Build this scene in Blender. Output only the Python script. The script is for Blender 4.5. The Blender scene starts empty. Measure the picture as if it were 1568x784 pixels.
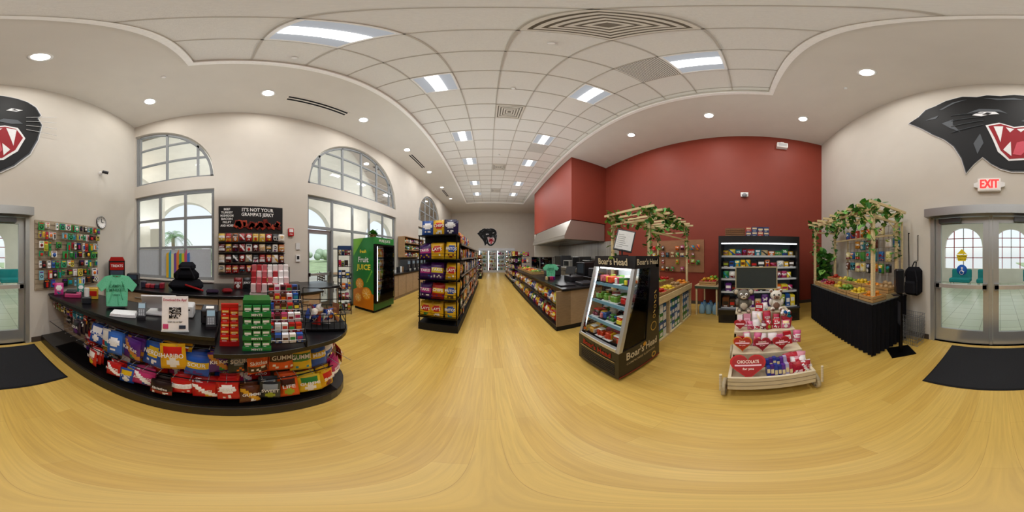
import bpy, math, random
from mathutils import Matrix, Vector
random.seed(7)
R=random.random
def U(a,b): return a+(b-a)*R()
def hx(s):
    s=s.lstrip('#'); o=[]
    for i in (0,2,4):
        c=int(s[i:i+2],16)/255
        o.append(c/12.92 if c<=.04045 else ((c+.055)/1.055)**2.4)
    return tuple(o)
# ------------------------------------------------------------ materials
def newmat(name):
    m=bpy.data.materials.new(name); m.use_nodes=True
    nt=m.node_tree; b=nt.nodes['Principled BSDF']; return m,nt,b
def colmat(name,rough,metal=0,noise=.08,nscale=30,bump=0,spec=.5):
    m,nt,b=newmat(name)
    a=nt.nodes.new('ShaderNodeVertexColor'); a.layer_name='Col'
    tc=nt.nodes.new('ShaderNodeTexCoord')
    n=nt.nodes.new('ShaderNodeTexNoise'); n.inputs['Scale'].default_value=nscale
    nt.links.new(tc.outputs['Object'],n.inputs['Vector'])
    mr=nt.nodes.new('ShaderNodeMapRange'); mr.inputs['To Min'].default_value=1-noise; mr.inputs['To Max'].default_value=1+noise
    nt.links.new(n.outputs['Fac'],mr.inputs['Value'])
    mx=nt.nodes.new('ShaderNodeVectorMath'); mx.operation='SCALE'
    nt.links.new(a.outputs['Color'],mx.inputs[0]); nt.links.new(mr.outputs['Result'],mx.inputs['Scale'])
    nt.links.new(mx.outputs[0],b.inputs['Base Color'])
    b.inputs['Roughness'].default_value=rough; b.inputs['Metallic'].default_value=metal
    b.inputs['Specular IOR Level'].default_value=spec
    if bump:
        bp=nt.nodes.new('ShaderNodeBump'); bp.inputs['Strength'].default_value=bump; bp.inputs['Distance'].default_value=.01
        nt.links.new(n.outputs['Fac'],bp.inputs['Height']); nt.links.new(bp.outputs[0],b.inputs['Normal'])
    return m
M_MATTE=colmat('painted_surface',.6,spec=.3)
M_GLOSS=colmat('glossy_plastic',.28,noise=.04)
M_METAL=colmat('brushed_metal',.35,metal=.7,noise=.05,nscale=60)
def glassmat():
    m,nt,b=newmat('thin_glass'); nt.nodes.remove(b)
    o=nt.nodes['Material Output']
    t=nt.nodes.new('ShaderNodeBsdfTransparent'); t.inputs[0].default_value=(.95,.98,.97,1)
    g=nt.nodes.new('ShaderNodeBsdfGlossy'); g.inputs['Roughness'].default_value=.03
    f=nt.nodes.new('ShaderNodeFresnel'); f.inputs[0].default_value=1.25
    x=nt.nodes.new('ShaderNodeMixShader')
    nt.links.new(f.outputs[0],x.inputs[0]); nt.links.new(t.outputs[0],x.inputs[1]); nt.links.new(g.outputs[0],x.inputs[2])
    nt.links.new(x.outputs[0],o.inputs[0]); return m
M_GLASS=glassmat()
def emitmat():
    m,nt,b=newmat('lamp_diffuser')
    a=nt.nodes.new('ShaderNodeVertexColor'); a.layer_name='Col'
    nt.links.new(a.outputs['Color'],b.inputs['Emission Color']); nt.links.new(a.outputs['Color'],b.inputs['Base Color'])
    b.inputs['Emission Strength'].default_value=2.2; return m
M_EMIT=emitmat()
def woodcol():
    m,nt,b=newmat('stained_wood')
    a=nt.nodes.new('ShaderNodeVertexColor'); a.layer_name='Col'
    tc=nt.nodes.new('ShaderNodeTexCoord'); mp=nt.nodes.new('ShaderNodeMapping'); mp.inputs['Scale'].default_value=(3,3,30)
    n=nt.nodes.new('ShaderNodeTexNoise'); n.inputs['Scale'].default_value=3; n.inputs['Detail'].default_value=5
    nt.links.new(tc.outputs['Object'],mp.inputs[0]); nt.links.new(mp.outputs[0],n.inputs['Vector'])
    mr=nt.nodes.new('ShaderNodeMapRange'); mr.inputs['To Min'].default_value=.65; mr.inputs['To Max'].default_value=1.3
    nt.links.new(n.outputs['Fac'],mr.inputs['Value'])
    mx=nt.nodes.new('ShaderNodeVectorMath'); mx.operation='SCALE'
    nt.links.new(a.outputs['Color'],mx.inputs[0]); nt.links.new(mr.outputs['Result'],mx.inputs['Scale'])
    nt.links.new(mx.outputs[0],b.inputs['Base Color']); b.inputs['Roughness'].default_value=.55; return m
M_WOOD=woodcol()
M_FAB=colmat('woven_fabric',.95,noise=.2,nscale=120,bump=.4,spec=.1)
M_LEAF=colmat('leaf_surface',.5,noise=.35,nscale=25)
MATS=[M_MATTE,M_GLOSS,M_METAL,M_GLASS,M_EMIT,M_WOOD,M_FAB,M_LEAF]
MATTE,GLOSS,METAL,GLASS,EMIT,WOOD,FAB,LEAF=range(8)

def floor_mat():
    m,nt,b=newmat('wood_plank_floor')
    tc=nt.nodes.new('ShaderNodeTexCoord'); mp=nt.nodes.new('ShaderNodeMapping'); mp.inputs['Rotation'].default_value=(0,0,math.pi/2); mp.inputs['Location'].default_value=(.45,.055,0)
    nt.links.new(tc.outputs['Object'],mp.inputs[0])
    br=nt.nodes.new('ShaderNodeTexBrick'); nt.links.new(mp.outputs[0],br.inputs['Vector'])
    br.inputs['Color1'].default_value=(*hx('cdab58'),1); br.inputs['Color2'].default_value=(*hx('c09b48'),1); br.inputs['Mortar'].default_value=(*hx('ae8c44'),1)
    br.inputs['Scale'].default_value=1; br.inputs['Brick Width'].default_value=1.37; br.inputs['Row Height'].default_value=.11; br.inputs['Mortar Size'].default_value=.001
    br.inputs['Mortar Smooth'].default_value=.6; br.offset=.37
    m2=nt.nodes.new('ShaderNodeMapping'); m2.inputs['Scale'].default_value=(34,1.6,1); nt.links.new(tc.outputs['Object'],m2.inputs[0])
    n=nt.nodes.new('ShaderNodeTexNoise'); n.inputs['Scale'].default_value=1.6; n.inputs['Detail'].default_value=6; n.inputs['Distortion'].default_value=.6
    nt.links.new(m2.outputs[0],n.inputs['Vector'])
    mr=nt.nodes.new('ShaderNodeMapRange'); mr.inputs['From Min'].default_value=.3; mr.inputs['From Max'].default_value=.7; mr.inputs['To Min'].default_value=.88; mr.inputs['To Max'].default_value=1.08
    nt.links.new(n.outputs['Fac'],mr.inputs['Value'])
    mx=nt.nodes.new('ShaderNodeVectorMath'); mx.operation='SCALE'; nt.links.new(br.outputs['Color'],mx.inputs[0]); nt.links.new(mr.outputs['Result'],mx.inputs['Scale'])
    nt.links.new(mx.outputs[0],b.inputs['Base Color']); b.inputs['Roughness'].default_value=.34; b.inputs['Specular IOR Level'].default_value=.45
    return m
def tile_mat(name,c1,c2,mort,size,rough=.35,ms=.006):
    m,nt,b=newmat(name)
    tc=nt.nodes.new('ShaderNodeTexCoord'); br=nt.nodes.new('ShaderNodeTexBrick'); br.offset=0
    nt.links.new(tc.outputs['Object'],br.inputs['Vector'])
    br.inputs['Color1'].default_value=(*hx(c1),1); br.inputs['Color2'].default_value=(*hx(c2),1); br.inputs['Mortar'].default_value=(*hx(mort),1)
    br.inputs['Scale'].default_value=1; br.inputs['Brick Width'].default_value=size; br.inputs['Row Height'].default_value=size; br.inputs['Mortar Size'].default_value=ms
    nt.links.new(br.outputs['Color'],b.inputs['Base Color']); b.inputs['Roughness'].default_value=rough
    return m
def plain(name,c,rough=.7,var=.04,scale=2.5,bump=0,bscale=200):
    m,nt,b=newmat(name); tc=nt.nodes.new('ShaderNodeTexCoord')
    n=nt.nodes.new('ShaderNodeTexNoise'); n.inputs['Scale'].default_value=scale; n.inputs['Detail'].default_value=4
    nt.links.new(tc.outputs['Object'],n.inputs['Vector'])
    r=nt.nodes.new('ShaderNodeValToRGB'); l=hx(c)
    r.color_ramp.elements[0].position=.3; r.color_ramp.elements[1].position=.7
    r.color_ramp.elements[0].color=(*[v*(1-var) for v in l],1); r.color_ramp.elements[1].color=(*[min(1,v*(1+var)) for v in l],1)
    nt.links.new(n.outputs['Fac'],r.inputs[0]); nt.links.new(r.outputs[0],b.inputs['Base Color']); b.inputs['Roughness'].default_value=rough
    if bump:
        n2=nt.nodes.new('ShaderNodeTexNoise'); n2.inputs['Scale'].default_value=bscale; nt.links.new(tc.outputs['Object'],n2.inputs['Vector'])
        bp=nt.nodes.new('ShaderNodeBump'); bp.inputs['Strength'].default_value=bump; bp.inputs['Distance'].default_value=.005
        nt.links.new(n2.outputs['Fac'],bp.inputs['Height']); nt.links.new(bp.outputs[0],b.inputs['Normal'])
    return m
MF=floor_mat()
MW=plain('beige_wall_paint','cbc4b8',.75,.02,bump=.1)
MR=plain('red_wall_paint','87321f',.6,.03,bump=.1)
MS=plain('soffit_paint','d6d0c6',.8,.02)
MT=plain('acoustic_ceiling_tile','e2dfd8',.9,.03,60,bump=.5,bscale=150)
MMAT=plain('black_rubber_mat','1c1c1f',.95,.4,150,bump=1,bscale=250)
MLAWN=plain('lawn','8a9a74',.9,.25,.8)
MPAVE=tile_mat('paver','c9c4ba','bcb6aa','9c968c',.6,.7)
MVT=tile_mat('vestibule_tile','c4c9b4','b4bda6','8f9484',.4,.25)
MEXT=plain('exterior_stucco','e6e2da',.85,.04)

# ------------------------------------------------------------ mesh builder
_tc={}
def text_mesh(s):
    if s in _tc: return _tc[s]
    cu=bpy.data.curves.new('lettering','FONT'); cu.body=s; cu.align_x='CENTER'; cu.align_y='CENTER'; cu.resolution_u=2; cu.offset=.02
    ob=bpy.data.objects.new('lettering',cu); bpy.context.scene.collection.objects.link(ob)
    bpy.context.view_layer.update(); dg=bpy.context.evaluated_depsgraph_get(); oe=ob.evaluated_get(dg); me=oe.to_mesh()
    v=[(p.co.x,p.co.y) for p in me.vertices]; f=[tuple(p.vertices) for p in me.polygons]
    oe.to_mesh_clear(); bpy.data.objects.remove(ob); bpy.data.curves.remove(cu)
    _tc[s]=(v,f); return _tc[s]
class MB:
    def __init__(s): s.v=[];s.f=[];s.c=[];s.m=[];s.sm=[];s.M=Matrix()
    def at(s,pos=(0,0,0),yaw=0,tilt=0,roll=0,sc=1):
        s.M=Matrix.Translation(pos)@Matrix.Rotation(math.radians(yaw),4,'Z')@Matrix.Rotation(-math.radians(tilt),4,'X')@Matrix.Rotation(math.radians(roll),4,'Y')@Matrix.Scale(sc,4); return s
    def add(s,vs,fs,col,mat=0,sm=False):
        o=len(s.v)
        for p in vs: s.v.append(tuple(s.M@Vector(p)))
        multi=isinstance(col,list)
        for i,f in enumerate(fs):
            s.f.append(tuple(o+k for k in f)); s.c.append(col[i] if multi else col); s.m.append(mat); s.sm.append(sm)
    def box(s,x0,x1,y0,y1,z0,z1,col,mat=0):
        s.add([(x0,y0,z0),(x1,y0,z0),(x1,y1,z0),(x0,y1,z0),(x0,y0,z1),(x1,y0,z1),(x1,y1,z1),(x0,y1,z1)],
              [(0,3,2,1),(4,5,6,7),(0,1,5,4),(1,2,6,5),(2,3,7,6),(3,0,4,7)],col,mat)
    def rbox(s,x0,x1,y0,y1,z0,z1,col,mat=0,b=.01):
        pts=[];X=(x0,x1);Y=(y0,y1);Z=(z0,z1);idx={}
        b=min(b,abs(x1-x0)*.45,abs(y1-y0)*.45,abs(z1-z0)*.45)
        for i in(0,1):
            for j in(0,1):
                for k in(0,1):
                    sx=b if i==0 else -b; sy=b if j==0 else -b; sz=b if k==0 else -b
                    idx[i,j,k,0]=len(pts);pts.append((X[i],Y[j]+sy,Z[k]+sz))
                    idx[i,j,k,1]=len(pts);pts.append((X[i]+sx,Y[j],Z[k]+sz))
                    idx[i,j,k,2]=len(pts);pts.append((X[i]+sx,Y[j]+sy,Z[k]))
        F=[]
        q=[(0,0),(1,0),(1,1),(0,1)]
        for i in(0,1):
            F.append([idx[i,a,c,0] for a,c in q]);F.append([idx[a,i,c,1] for a,c in q]);F.append([idx[a,c,i,2] for a,c in q])
        for a in(0,1):
            for c in(0,1):
                F.append([idx[a,c,0,0],idx[a,c,0,1],idx[a,c,1,1],idx[a,c,1,0]])
                F.append([idx[a,0,c,0],idx[a,0,c,2],idx[a,1,c,2],idx[a,1,c,0]])
                F.append([idx[0,a,c,1],idx[0,a,c,2],idx[1,a,c,2],idx[1,a,c,1]])
        for i in(0,1):
            for j in(0,1):
                for k in(0,1): F.append([idx[i,j,k,t] for t in range(3)])
        s.add(pts,F,col,mat)
    def cyl(s,p0,p1,r0,col,mat=0,r1=None,n=8,caps=True,sm=True):
        r1=r0 if r1 is None else r1
        p0=Vector(p0);p1=Vector(p1);d=(p1-p0)
        if d.length<1e-6:return
        d.normalize();a=d.orthogonal().normalized();b=d.cross(a);vs=[]
        for k,(p,r) in enumerate(((p0,r0),(p1,r1))):
            for i in range(n):
                t=2*math.pi*i/n;vs.append(tuple(p+a*math.cos(t)*r+b*math.sin(t)*r))
        s.add(vs,[(i,(i+1)%n,n+(i+1)%n,n+i) for i in range(n)],col,mat,sm)
        if caps: s.add(vs,[tuple(range(n))[::-1],tuple(range(n,2*n))],col,mat)
    def tube(s,pts,r,col,mat=0,n=6):
        for a,b in zip(pts,pts[1:]): s.cyl(a,b,r,col,mat,n=n)
    def lathe(s,c,prof,col,mat=0,n=12,axis='Z'):
        vs=[];fs=[];cs=[]
        for r,z in prof:
            for i in range(n):
                t=2*math.pi*i/n
                if axis=='Z': vs.append((c[0]+r*math.cos(t),c[1]+r*math.sin(t),c[2]+z))
                elif axis=='Y': vs.append((c[0]+r*math.cos(t),c[1]+z,c[2]+r*math.sin(t)))
                else: vs.append((c[0]+z,c[1]+r*math.cos(t),c[2]+r*math.sin(t)))
        for j in range(len(prof)-1):
            for i in range(n):
                fs.append((j*n+i,j*n+(i+1)%n,(j+1)*n+(i+1)%n,(j+1)*n+i)); cs.append(col[j] if isinstance(col,list) else col)
        s.add(vs,fs,cs,mat,True)
    def sph(s,c,r,col,mat=0,sc=(1,1,1),n=10,m=7):
        vs=[];fs=[]
        for j in range(m+1):
            ph=math.pi*j/m
            for i in range(n):
                t=2*math.pi*i/n;vs.append((c[0]+r*sc[0]*math.sin(ph)*math.cos(t),c[1]+r*sc[1]*math.sin(ph)*math.sin(t),c[2]+r*sc[2]*math.cos(ph)))
        for j in range(m):
            for i in range(n): fs.append((j*n+i,(j+1)*n+i,(j+1)*n+(i+1)%n,j*n+(i+1)%n))
        s.add(vs,fs,col,mat,True)
    def prism(s,poly,y0,y1,col,mat=0,edgecol=None):
        n=len(poly)
        vs=[(x,y0,z) for x,z in poly]+[(x,y1,z) for x,z in poly]
        s.add(vs,[tuple(range(n)),tuple(range(n,2*n))[::-1]],col,mat)
        s.add(vs,[(i,n+i,n+(i+1)%n,(i+1)%n) for i in range(n)],edgecol or col,mat)
    def hprism(s,poly,z0,z1,col,mat=0):
        n=len(poly)
        vs=[(x,y,z0) for x,y in poly]+[(x,y,z1) for x,y in poly]
        s.add(vs,[tuple(range(n))[::-1],tuple(range(n,2*n))]+[(i,(i+1)%n,n+(i+1)%n,n+i) for i in range(n)],col,mat)
    def text(s,t,x,y,z,size,col,mat=0,maxw=None):
        v,f=text_mesh(t)
        if not v:return
        w=max(p[0] for p in v)-min(p[0] for p in v)
        sx=size
        if maxw and w*size>maxw: sx=maxw/w
        s.add([(x+a*sx,y,z+b*size) for a,b in v],f,col,mat)
    def build(s,name,bevel=0,parent=None,extra=None):
        me=bpy.data.meshes.new(name); me.from_pydata(s.v,[],s.f)
        for m in MATS: me.materials.append(m)
        if extra:
            for m in extra: me.materials.append(m)
        ca=me.color_attributes.new('Col','FLOAT_COLOR','CORNER'); arr=[]
        for p,c in zip(me.polygons,s.c):
            arr.extend((c[0],c[1],c[2],1.0)*p.loop_total)
        ca.data.foreach_set('color',arr)
        me.polygons.foreach_set('material_index',s.m); me.polygons.foreach_set('use_smooth',s.sm)
        me.update(); ob=bpy.data.objects.new(name,me); bpy.context.scene.collection.objects.link(ob)
        if bevel:
            b=ob.modifiers.new('bevel','BEVEL');b.width=bevel;b.limit_method='ANGLE'
        if parent: ob.parent=parent
        return ob
BLK=hx('111114');DK=hx('26262a');WH=hx('ecebe8');ALU=hx('9a9c9c');STEEL=hx('b8b6b0');TAN=hx('a88c6c')
PAL=['c02018','dcae20','1c509c','5c2078','2c8a40','dc6c14','121216','d8d4cc','b02860','5c3018','2088a0','e8d038','781010','98a828','34241c','c8b080']
PALC=[hx(c) for c in PAL]
def rc(): return random.choice(PALC)
def bag(mb,x,y,z,w,h,d,c1,c2,word=None,wc=None,style=0,mat=GLOSS):
    nx,nz=8,10;vs=[];fs=[];cs=[];c3=rc() if R()<.5 else WH
    for j in range(nz+1):
        v=j/nz
        for i in range(nx+1):
            u=i/nx
            pr=d*(max(0,math.sin(math.pi*u))**.5)*(max(0,math.sin(math.pi*v))**.6)
            if 0<i<nx and 0<j<nz: pr*=U(.8,1.0)
            pin=1-.06*math.sin(math.pi*v)
            vs.append((x+(u-.5)*w*pin,y-pr,z+v*h))
    for j in range(nz):
        for i in range(nx):
            a=j*(nx+1)+i;fs.append((a,a+1,a+nx+2,a+nx+1))
            c=c1;u=(i+.5)/nx-.5;v=(j+.5)/nz-.5
            if style==0:
                if u*u/.14+(v-.08)**2/.05<1: c=c2 if (word or R()>.3) else c3
                elif v<-.22 and abs(u)<.3 and R()<.6: c=c3
            elif style==1:
                if v<-.12: c=c3 if (R()<.35 and abs(u)<.32) else c2
                elif .05<v<.3 and abs(u)<.38 and not word: c=WH if R()<.5 else c1
            elif style==2:
                if abs(u*.8+v)<.14: c=c2
                elif v<-.2 and u>0: c=c3
            elif style==3:
                if -.1<v<.2: c=c2 if (word or R()>.35) else c1
                elif v<-.2 and R()<.3: c=c3
            elif style==4:
                if u*u+(v+.2)**2*1.6<.05: c=c3
                elif v>.1 and abs(u)<.4: c=c2 if (word or R()>.3) else WH
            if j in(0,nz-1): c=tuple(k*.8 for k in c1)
            cs.append(c)
    L=[0,nx,nz*(nx+1)+nx,nz*(nx+1)]
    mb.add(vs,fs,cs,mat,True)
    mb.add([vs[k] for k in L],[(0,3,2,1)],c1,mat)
    if word: mb.text(word,x,y-d*1.03,z+h*.58,min(h*.24,w*.38),wc or WH,MATTE,maxw=w*.84)
def carton(mb,x,y,z,w,d,h,c1,c2,word=None,wc=None):
    mb.box(x-w/2,x+w/2,y,y+d,z,z+h,c1,GLOSS)
    a=U(.25,.5)
    mb.box(x-w*.4,x+w*.4,y-.0015,y,z+h*a,z+h*(a+.35),c2,GLOSS)
    mb.box(x-w*.3,x+w*U(0,.3),y-.0015,y,z+h*.08,z+h*.18,WH,GLOSS)
    if word: mb.text(word,x,y-.003,z+h*(a+.17),min(h*.3,w*.35),wc or WH,MATTE,maxw=w*.7)
def bottle(mb,x,y,z,r,h,c,cap,lab):
    mb.lathe((x,y,z),[(0,0),(r,0),(r,h*.25),(r*1.01,h*.25),(r*1.01,h*.55),(r,h*.6),(r*.45,h*.85),(r*.42,h*.9),(r*.45,h*.9),(r*.45,h),(0,h)],
      [c,c,lab,lab,lab,c,c,cap,cap,cap],GLOSS,n=8)
def fill(mb,x0,x1,y,z,hmax,kinds='bc',dep=.18,wmin=.08,wmax=.16,pal=None):
    x=x0
    while x<x1-wmin:
        w=min(U(wmin,wmax),x1-x);k=random.choice(kinds);c=random.choice(pal) if pal else rc();c2=rc() if R()<.6 else WH
        h=hmax*U(.62,.98)
        if R()<.06: x+=w*.5;continue
        if k=='b':
            st=random.randint(0,4)
            bag(mb,x+w/2,y+.05,z,w*.95,h,.04,c,c2,style=st); bag(mb,x+w/2,y+.12,z,w*.95,h,.04,c,c2,style=st)
        elif k=='c': carton(mb,x+w/2,y,z,w*.93,dep,h,c,c2)
        elif k=='o':
            n=max(1,int(w/.065))
            for i in range(n): bottle(mb,x+(i+.5)*w/n,y+.03,z,w/n*.46,h,c,c2,WH if R()<.5 else rc())
        x+=w+.004
def shell(name,verts,faces,mat):
    me=bpy.data.meshes.new(name);me.from_pydata(verts,[],faces);me.materials.append(mat);me.update()
    o=bpy.data.objects.new(name,me);bpy.context.scene.collection.objects.link(o);return o
def bx(name,x0,x1,y0,y1,z0,z1,mat):
    return shell(name,[(x0,y0,z0),(x1,y0,z0),(x1,y1,z0),(x0,y1,z0),(x0,y0,z1),(x1,y0,z1),(x1,y1,z1),(x0,y1,z1)],
      [(0,3,2,1),(4,5,6,7),(0,1,5,4),(1,2,6,5),(2,3,7,6),(3,0,4,7)],mat)
# ------------------------------------------------------------ room constants
XL,XR,YB,YE,ZC=-3.55,4.75,-2.43,15.6,5.8
def wall_open(name,axis,pin,pout,a0,a1,ztop,ops,mat):
    br={a0,a1}
    for o in ops:
        br.add(o[0]);br.add(o[1])
        if callable(o[3]):
            for k in range(33): br.add(o[0]+(o[1]-o[0])*k/32)
    br=sorted(b for b in br if a0-1e-6<=b<=a1+1e-6)
    V=[];F=[]
    def q(pts):
        n=len(V)
        for a,p,z in pts: V.append((p,a,z) if axis=='x' else (a,p,z))
        F.append((n,n+1,n+2,n+3))
    H=lambda o,a:(o[3](a) if callable(o[3]) else o[3])
    for s,e in zip(br,br[1:]):
        if e-s<1e-6: continue
        mid=(s+e)/2;act=sorted([o for o in ops if o[0]<mid<o[1]],key=lambda o:o[2])
        ls,le=0,0
        for o in act+[None]:
            hs=he=(o[2] if o else ztop)
            if hs>ls-1e-6:
                for p in(pin,pout): q([(s,p,ls),(e,p,le),(e,p,he),(s,p,hs)])
            if o:
                q([(s,pin,o[2]),(e,pin,o[2]),(e,pout,o[2]),(s,pout,o[2])])
                ls,le=H(o,s),H(o,e)
                q([(s,pin,ls),(e,pin,le),(e,pout,le),(s,pout,ls)])
    for o in ops:
        for a in(o[0],o[1]):
            h=H(o,a)
            if h-o[2]>.01: q([(a,pin,o[2]),(a,pout,o[2]),(a,pout,h),(a,pin,h)])
    q([(a0,pin,ztop),(a1,pin,ztop),(a1,pout,ztop),(a0,pout,ztop)])
    q([(a0,pin,0),(a0,pout,0),(a0,pout,ztop),(a0,pin,ztop)]);q([(a1,pin,0),(a1,pout,0),(a1,pout,ztop),(a1,pin,ztop)])
    return shell(name,V,F,mat)
def arch(c,r,zs): return lambda a: zs+math.sqrt(max(0,r*r-(a-c)**2))
ZS=3.42;RA=1.9
WC=[-2.3,3.67,9.64]
opsL=[]
for i,c in enumerate(WC):
    lo=max(c-RA,YB+.02)
    opsL.append((lo,c+RA,ZS,arch(c,RA,ZS)))
    opsL.append((lo,c+RA,0 if i==1 else .95,3.08))
wall_open('wall_left','x',XL,XL-.2,YB,YE,ZC,opsL,MW)
wall_open('wall_back','y',YB,YB-.2,XL-.2,XR+.2,ZC,[(-.82,1.11,0,2.2)],MW)
bx('wall_right',XR,XR+.2,YB,YE,0,ZC,MR)
bx('wall_end',XL-.2,XR+.2,YE,YE+.2,0,ZC,MW)
bx('floor',XL-.2,XR+.2,YB-.2,YE+.2,-.1,0,MF)
TX0,TX1,TY0,TY1=-1.68,2.7,-.41,12.6
V=[(XL-.2,YB-.2,ZC),(XR+.2,YB-.2,ZC),(XR+.2,YE+.2,ZC),(XL-.2,YE+.2,ZC),(TX0,TY0,ZC),(TX1,TY0,ZC),(TX1,TY1,ZC),(TX0,TY1,ZC)]
V+=[(x,y,ZC+.16) for x,y,z in V]
F=[(0,1,5,4),(1,2,6,5),(2,3,7,6),(3,0,4,7),(4,5,13,12),(5,6,14,13),(6,7,15,14),(7,4,12,15),(8,9,10,11)]
shell('ceiling',V,F,MS)
bx('ceiling_tile_field',TX0+.002,TX1-.002,TY0+.002,TY1-.002,ZC+.09,ZC+.13,MT)
g=MB();gc=hx('bcb5aa')
x=.15-.61*3
while x<TX1: g.box(x-.011,x+.011,TY0+.005,TY1-.005,ZC+.078,ZC+.09,gc); x+=.61
y=.2-.61
while y<TY1: g.box(TX0+.005,TX1-.005,y-.011,y+.011,ZC+.078,ZC+.09,gc); y+=.61
g.build('ceiling_grid')
t=MB();c=hx('f6f3ee')
t.box(TX0-.08,TX0,TY0-.08,TY1+.08,ZC-.04,ZC,c);t.box(TX1,TX1+.08,TY0-.08,TY1+.08,ZC-.04,ZC,c)
t.box(TX0,TX1,TY0-.08,TY0,ZC-.04,ZC,c);t.box(TX0,TX1,TY1,TY1+.08,ZC-.04,ZC,c)
t.build('trim_1')
bx('wall_bulkhead',3.02,XR-.001,5.41,10.4,2.92,ZC-.001,MR)
for nm,a in (('baseboard_left',(XL,XL+.015,-.4,1.75)),('baseboard_left_2',(XL,XL+.015,5.6,YE)),('baseboard_back',(XL,-.85,YB,YB+.015)),('baseboard_back_2',(1.14,XR,YB,YB+.015)),('baseboard_right',(XR-.015,XR,YB,YE)),('baseboard_end',(XL,XR,YE-.015,YE))):
    m=MB();m.box(*a,0,.1,hx('4a4038'));m.build(nm)
# ------------------------------------------------------------ windows
def lunette(i,c):
    m=MB();x0,x1=XL-.13,XL-.07;ya=max(c-RA,YB+.03);yb=c+RA;col=hx('8e9294')
    FM=MATTE
    f=arch(c,RA-.03,ZS);N=32;pts=[]
    for k in range(N+1):
        a=math.pi*k/N;yy=c-math.cos(a)*(RA-.03);zz=ZS+math.sin(a)*(RA-.03)
        if yy>=ya: pts.append((yy,zz))
    for (a,b),(d,e) in zip(pts,pts[1:]):
        n=Vector((0,a-c,b-ZS)).normalized()*.06;n2=Vector((0,d-c,e-ZS)).normalized()*.06
        vs=[(x0,a,b),(x0,d,e),(x0,d-n2.y,e-n2.z),(x0,a-n.y,b-n.z)];vs+=[(x1,p[1],p[2]) for p in vs]
        m.add(vs,[(0,1,2,3),(4,5,6,7),(3,2,6,7),(0,1,5,4)],col,FM)
    m.box(x0,x1,ya,yb-.02,ZS+.001,ZS+.07,col,FM)
    for k in range(-2,3):
        yy=c+k*.76
        if yy<ya+.05: continue
        m.box(x0,x1,yy-.028,yy+.028,ZS+.07,f(yy)-.03,col,FM)
    for zz in(ZS+.65,ZS+1.25):
        h=math.sqrt((RA-.05)**2-(zz-ZS)**2)
        m.box(x0+.005,x1-.005,max(ya,c-h),c+h,zz-.026,zz+.026,col,FM)
    if ya>c-RA+.1: m.box(x0,x1,ya,ya+.06,ZS+.07,f(ya)-.03,col,FM)
    g=[(y_,z_) for y_,z_ in pts]; g=[(ya,ZS+.02)]+g+([] if g[-1][1]<ZS+.03 else [(yb,ZS+.02)])
    m.add([(XL-.1,a,b) for a,b in g],[tuple(range(len(g)))],WH,GLASS)
    z0=.951;z1=3.079
    if i==1: z0=2.2
    m.box(x0,x1,ya,yb-.005,z0,z0+.07,col,FM);m.box(x0,x1,ya,yb-.005,z1-.07,z1,col,FM)
    cols=5 if i else 3
    for k in range(cols+1):
        yy=ya+.03+(yb-.035-ya-.03)*k/cols
        m.box(x0+.002,x1-.002,yy-.03,yy+.03,z0,z1,col,FM)
    if i!=1:
        for zz in(1.7,2.4): m.box(x0+.006,x1-.006,ya,yb-.01,zz-.03,zz+.03,col,FM)
        m.add([(XL-.1,ya,z0),(XL-.1,yb-.01,z0),(XL-.1,yb-.01,z1),(XL-.1,ya,z1)],[(0,1,2,3)],WH,GLASS)
        m.box(XL-.005,XL+.05,ya+.01,yb,.92,.951,hx('d8d2c8'))
    else:
        m.add([(XL-.1,ya,z0),(XL-.1,yb-.01,z0),(XL-.1,yb-.01,z1),(XL-.1,ya,z1)],[(0,1,2,3)],WH,GLASS)
        for k in range(1,6):
            yy=ya+.03+(yb-.035-ya-.03)*k/5
            m.box(x0+.002,x1-.002,yy-.03,yy+.03,0.001,2.2,col,FM)
        yy=ya+.03+(yb-.035-ya-.03)/5
        m.box(x0,x1,yy,yb-.01,.001,.1,col,FM)
        for zz in(.95,1.7): m.box(x0+.006,x1-.006,yy,yb-.01,zz-.025,zz+.025,col,FM)
        m.add([(XL-.1,yy,.1),(XL-.1,yb-.01,.1),(XL-.1,yb-.01,2.2),(XL-.1,yy,2.2)],[(0,1,2,3)],WH,GLASS)
    m.build('window_%d'%(i+1))
for i,c in enumerate(WC): lunette(i,c)
def glass_door(m,x0,x1,y,z1,col):
    w=.09
    m.box(x0,x0+w,y,y+.045,.01,z1,col,METAL);m.box(x1-w,x1,y,y+.045,.01,z1,col,METAL)
    m.box(x0+w,x1-w,y,y+.045,z1-.1,z1,col,METAL);m.box(x0+w,x1-w,y,y+.045,.01,.26,col,METAL)
    m.box(x0+w,x1-w,y+.02,y+.026,.26,z1-.1,WH,GLASS)
    m.box(x0+.03,x1-.03,y-.075,y-.035,1.0,1.06,hx('d4d4d2'),METAL)
    m.box(x0+.02,x0+.09,y-.075,y,.98,1.08,hx('8a8a8a'),METAL);m.box(x1-.09,x1-.02,y-.075,y,.98,1.08,hx('8a8a8a'),METAL)
m=MB();m.at((XL-.12,0,0),90)
ya=WC[1]-RA+.01
glass_door(m,ya,ya+.74,0,2.18,hx('a0a4a6'));m.build('door_2')
m=MB();m.at((0,0,0),180);al=hx('b8bab8')
Y=-YB
m.box(-1.105,-1.04,Y-.02,Y+.15,0.001,2.195,al,METAL);m.box(.75,.815,Y-.02,Y+.15,.001,2.195,al,METAL);m.box(-1.04,.75,Y-.02,Y+.15,2.12,2.195,al,METAL)
m.box(-.17,-.12,Y+.03,Y+.1,.01,2.12,al,METAL)
glass_door(m,-1.035,-.175,Y+.04,2.11,al);glass_door(m,-.115,.745,Y+.04,2.11,al)
m.box(-1.15,.84,Y-.16,Y-.02,2.12,2.25,hx('9c9c9a'),METAL)
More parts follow.
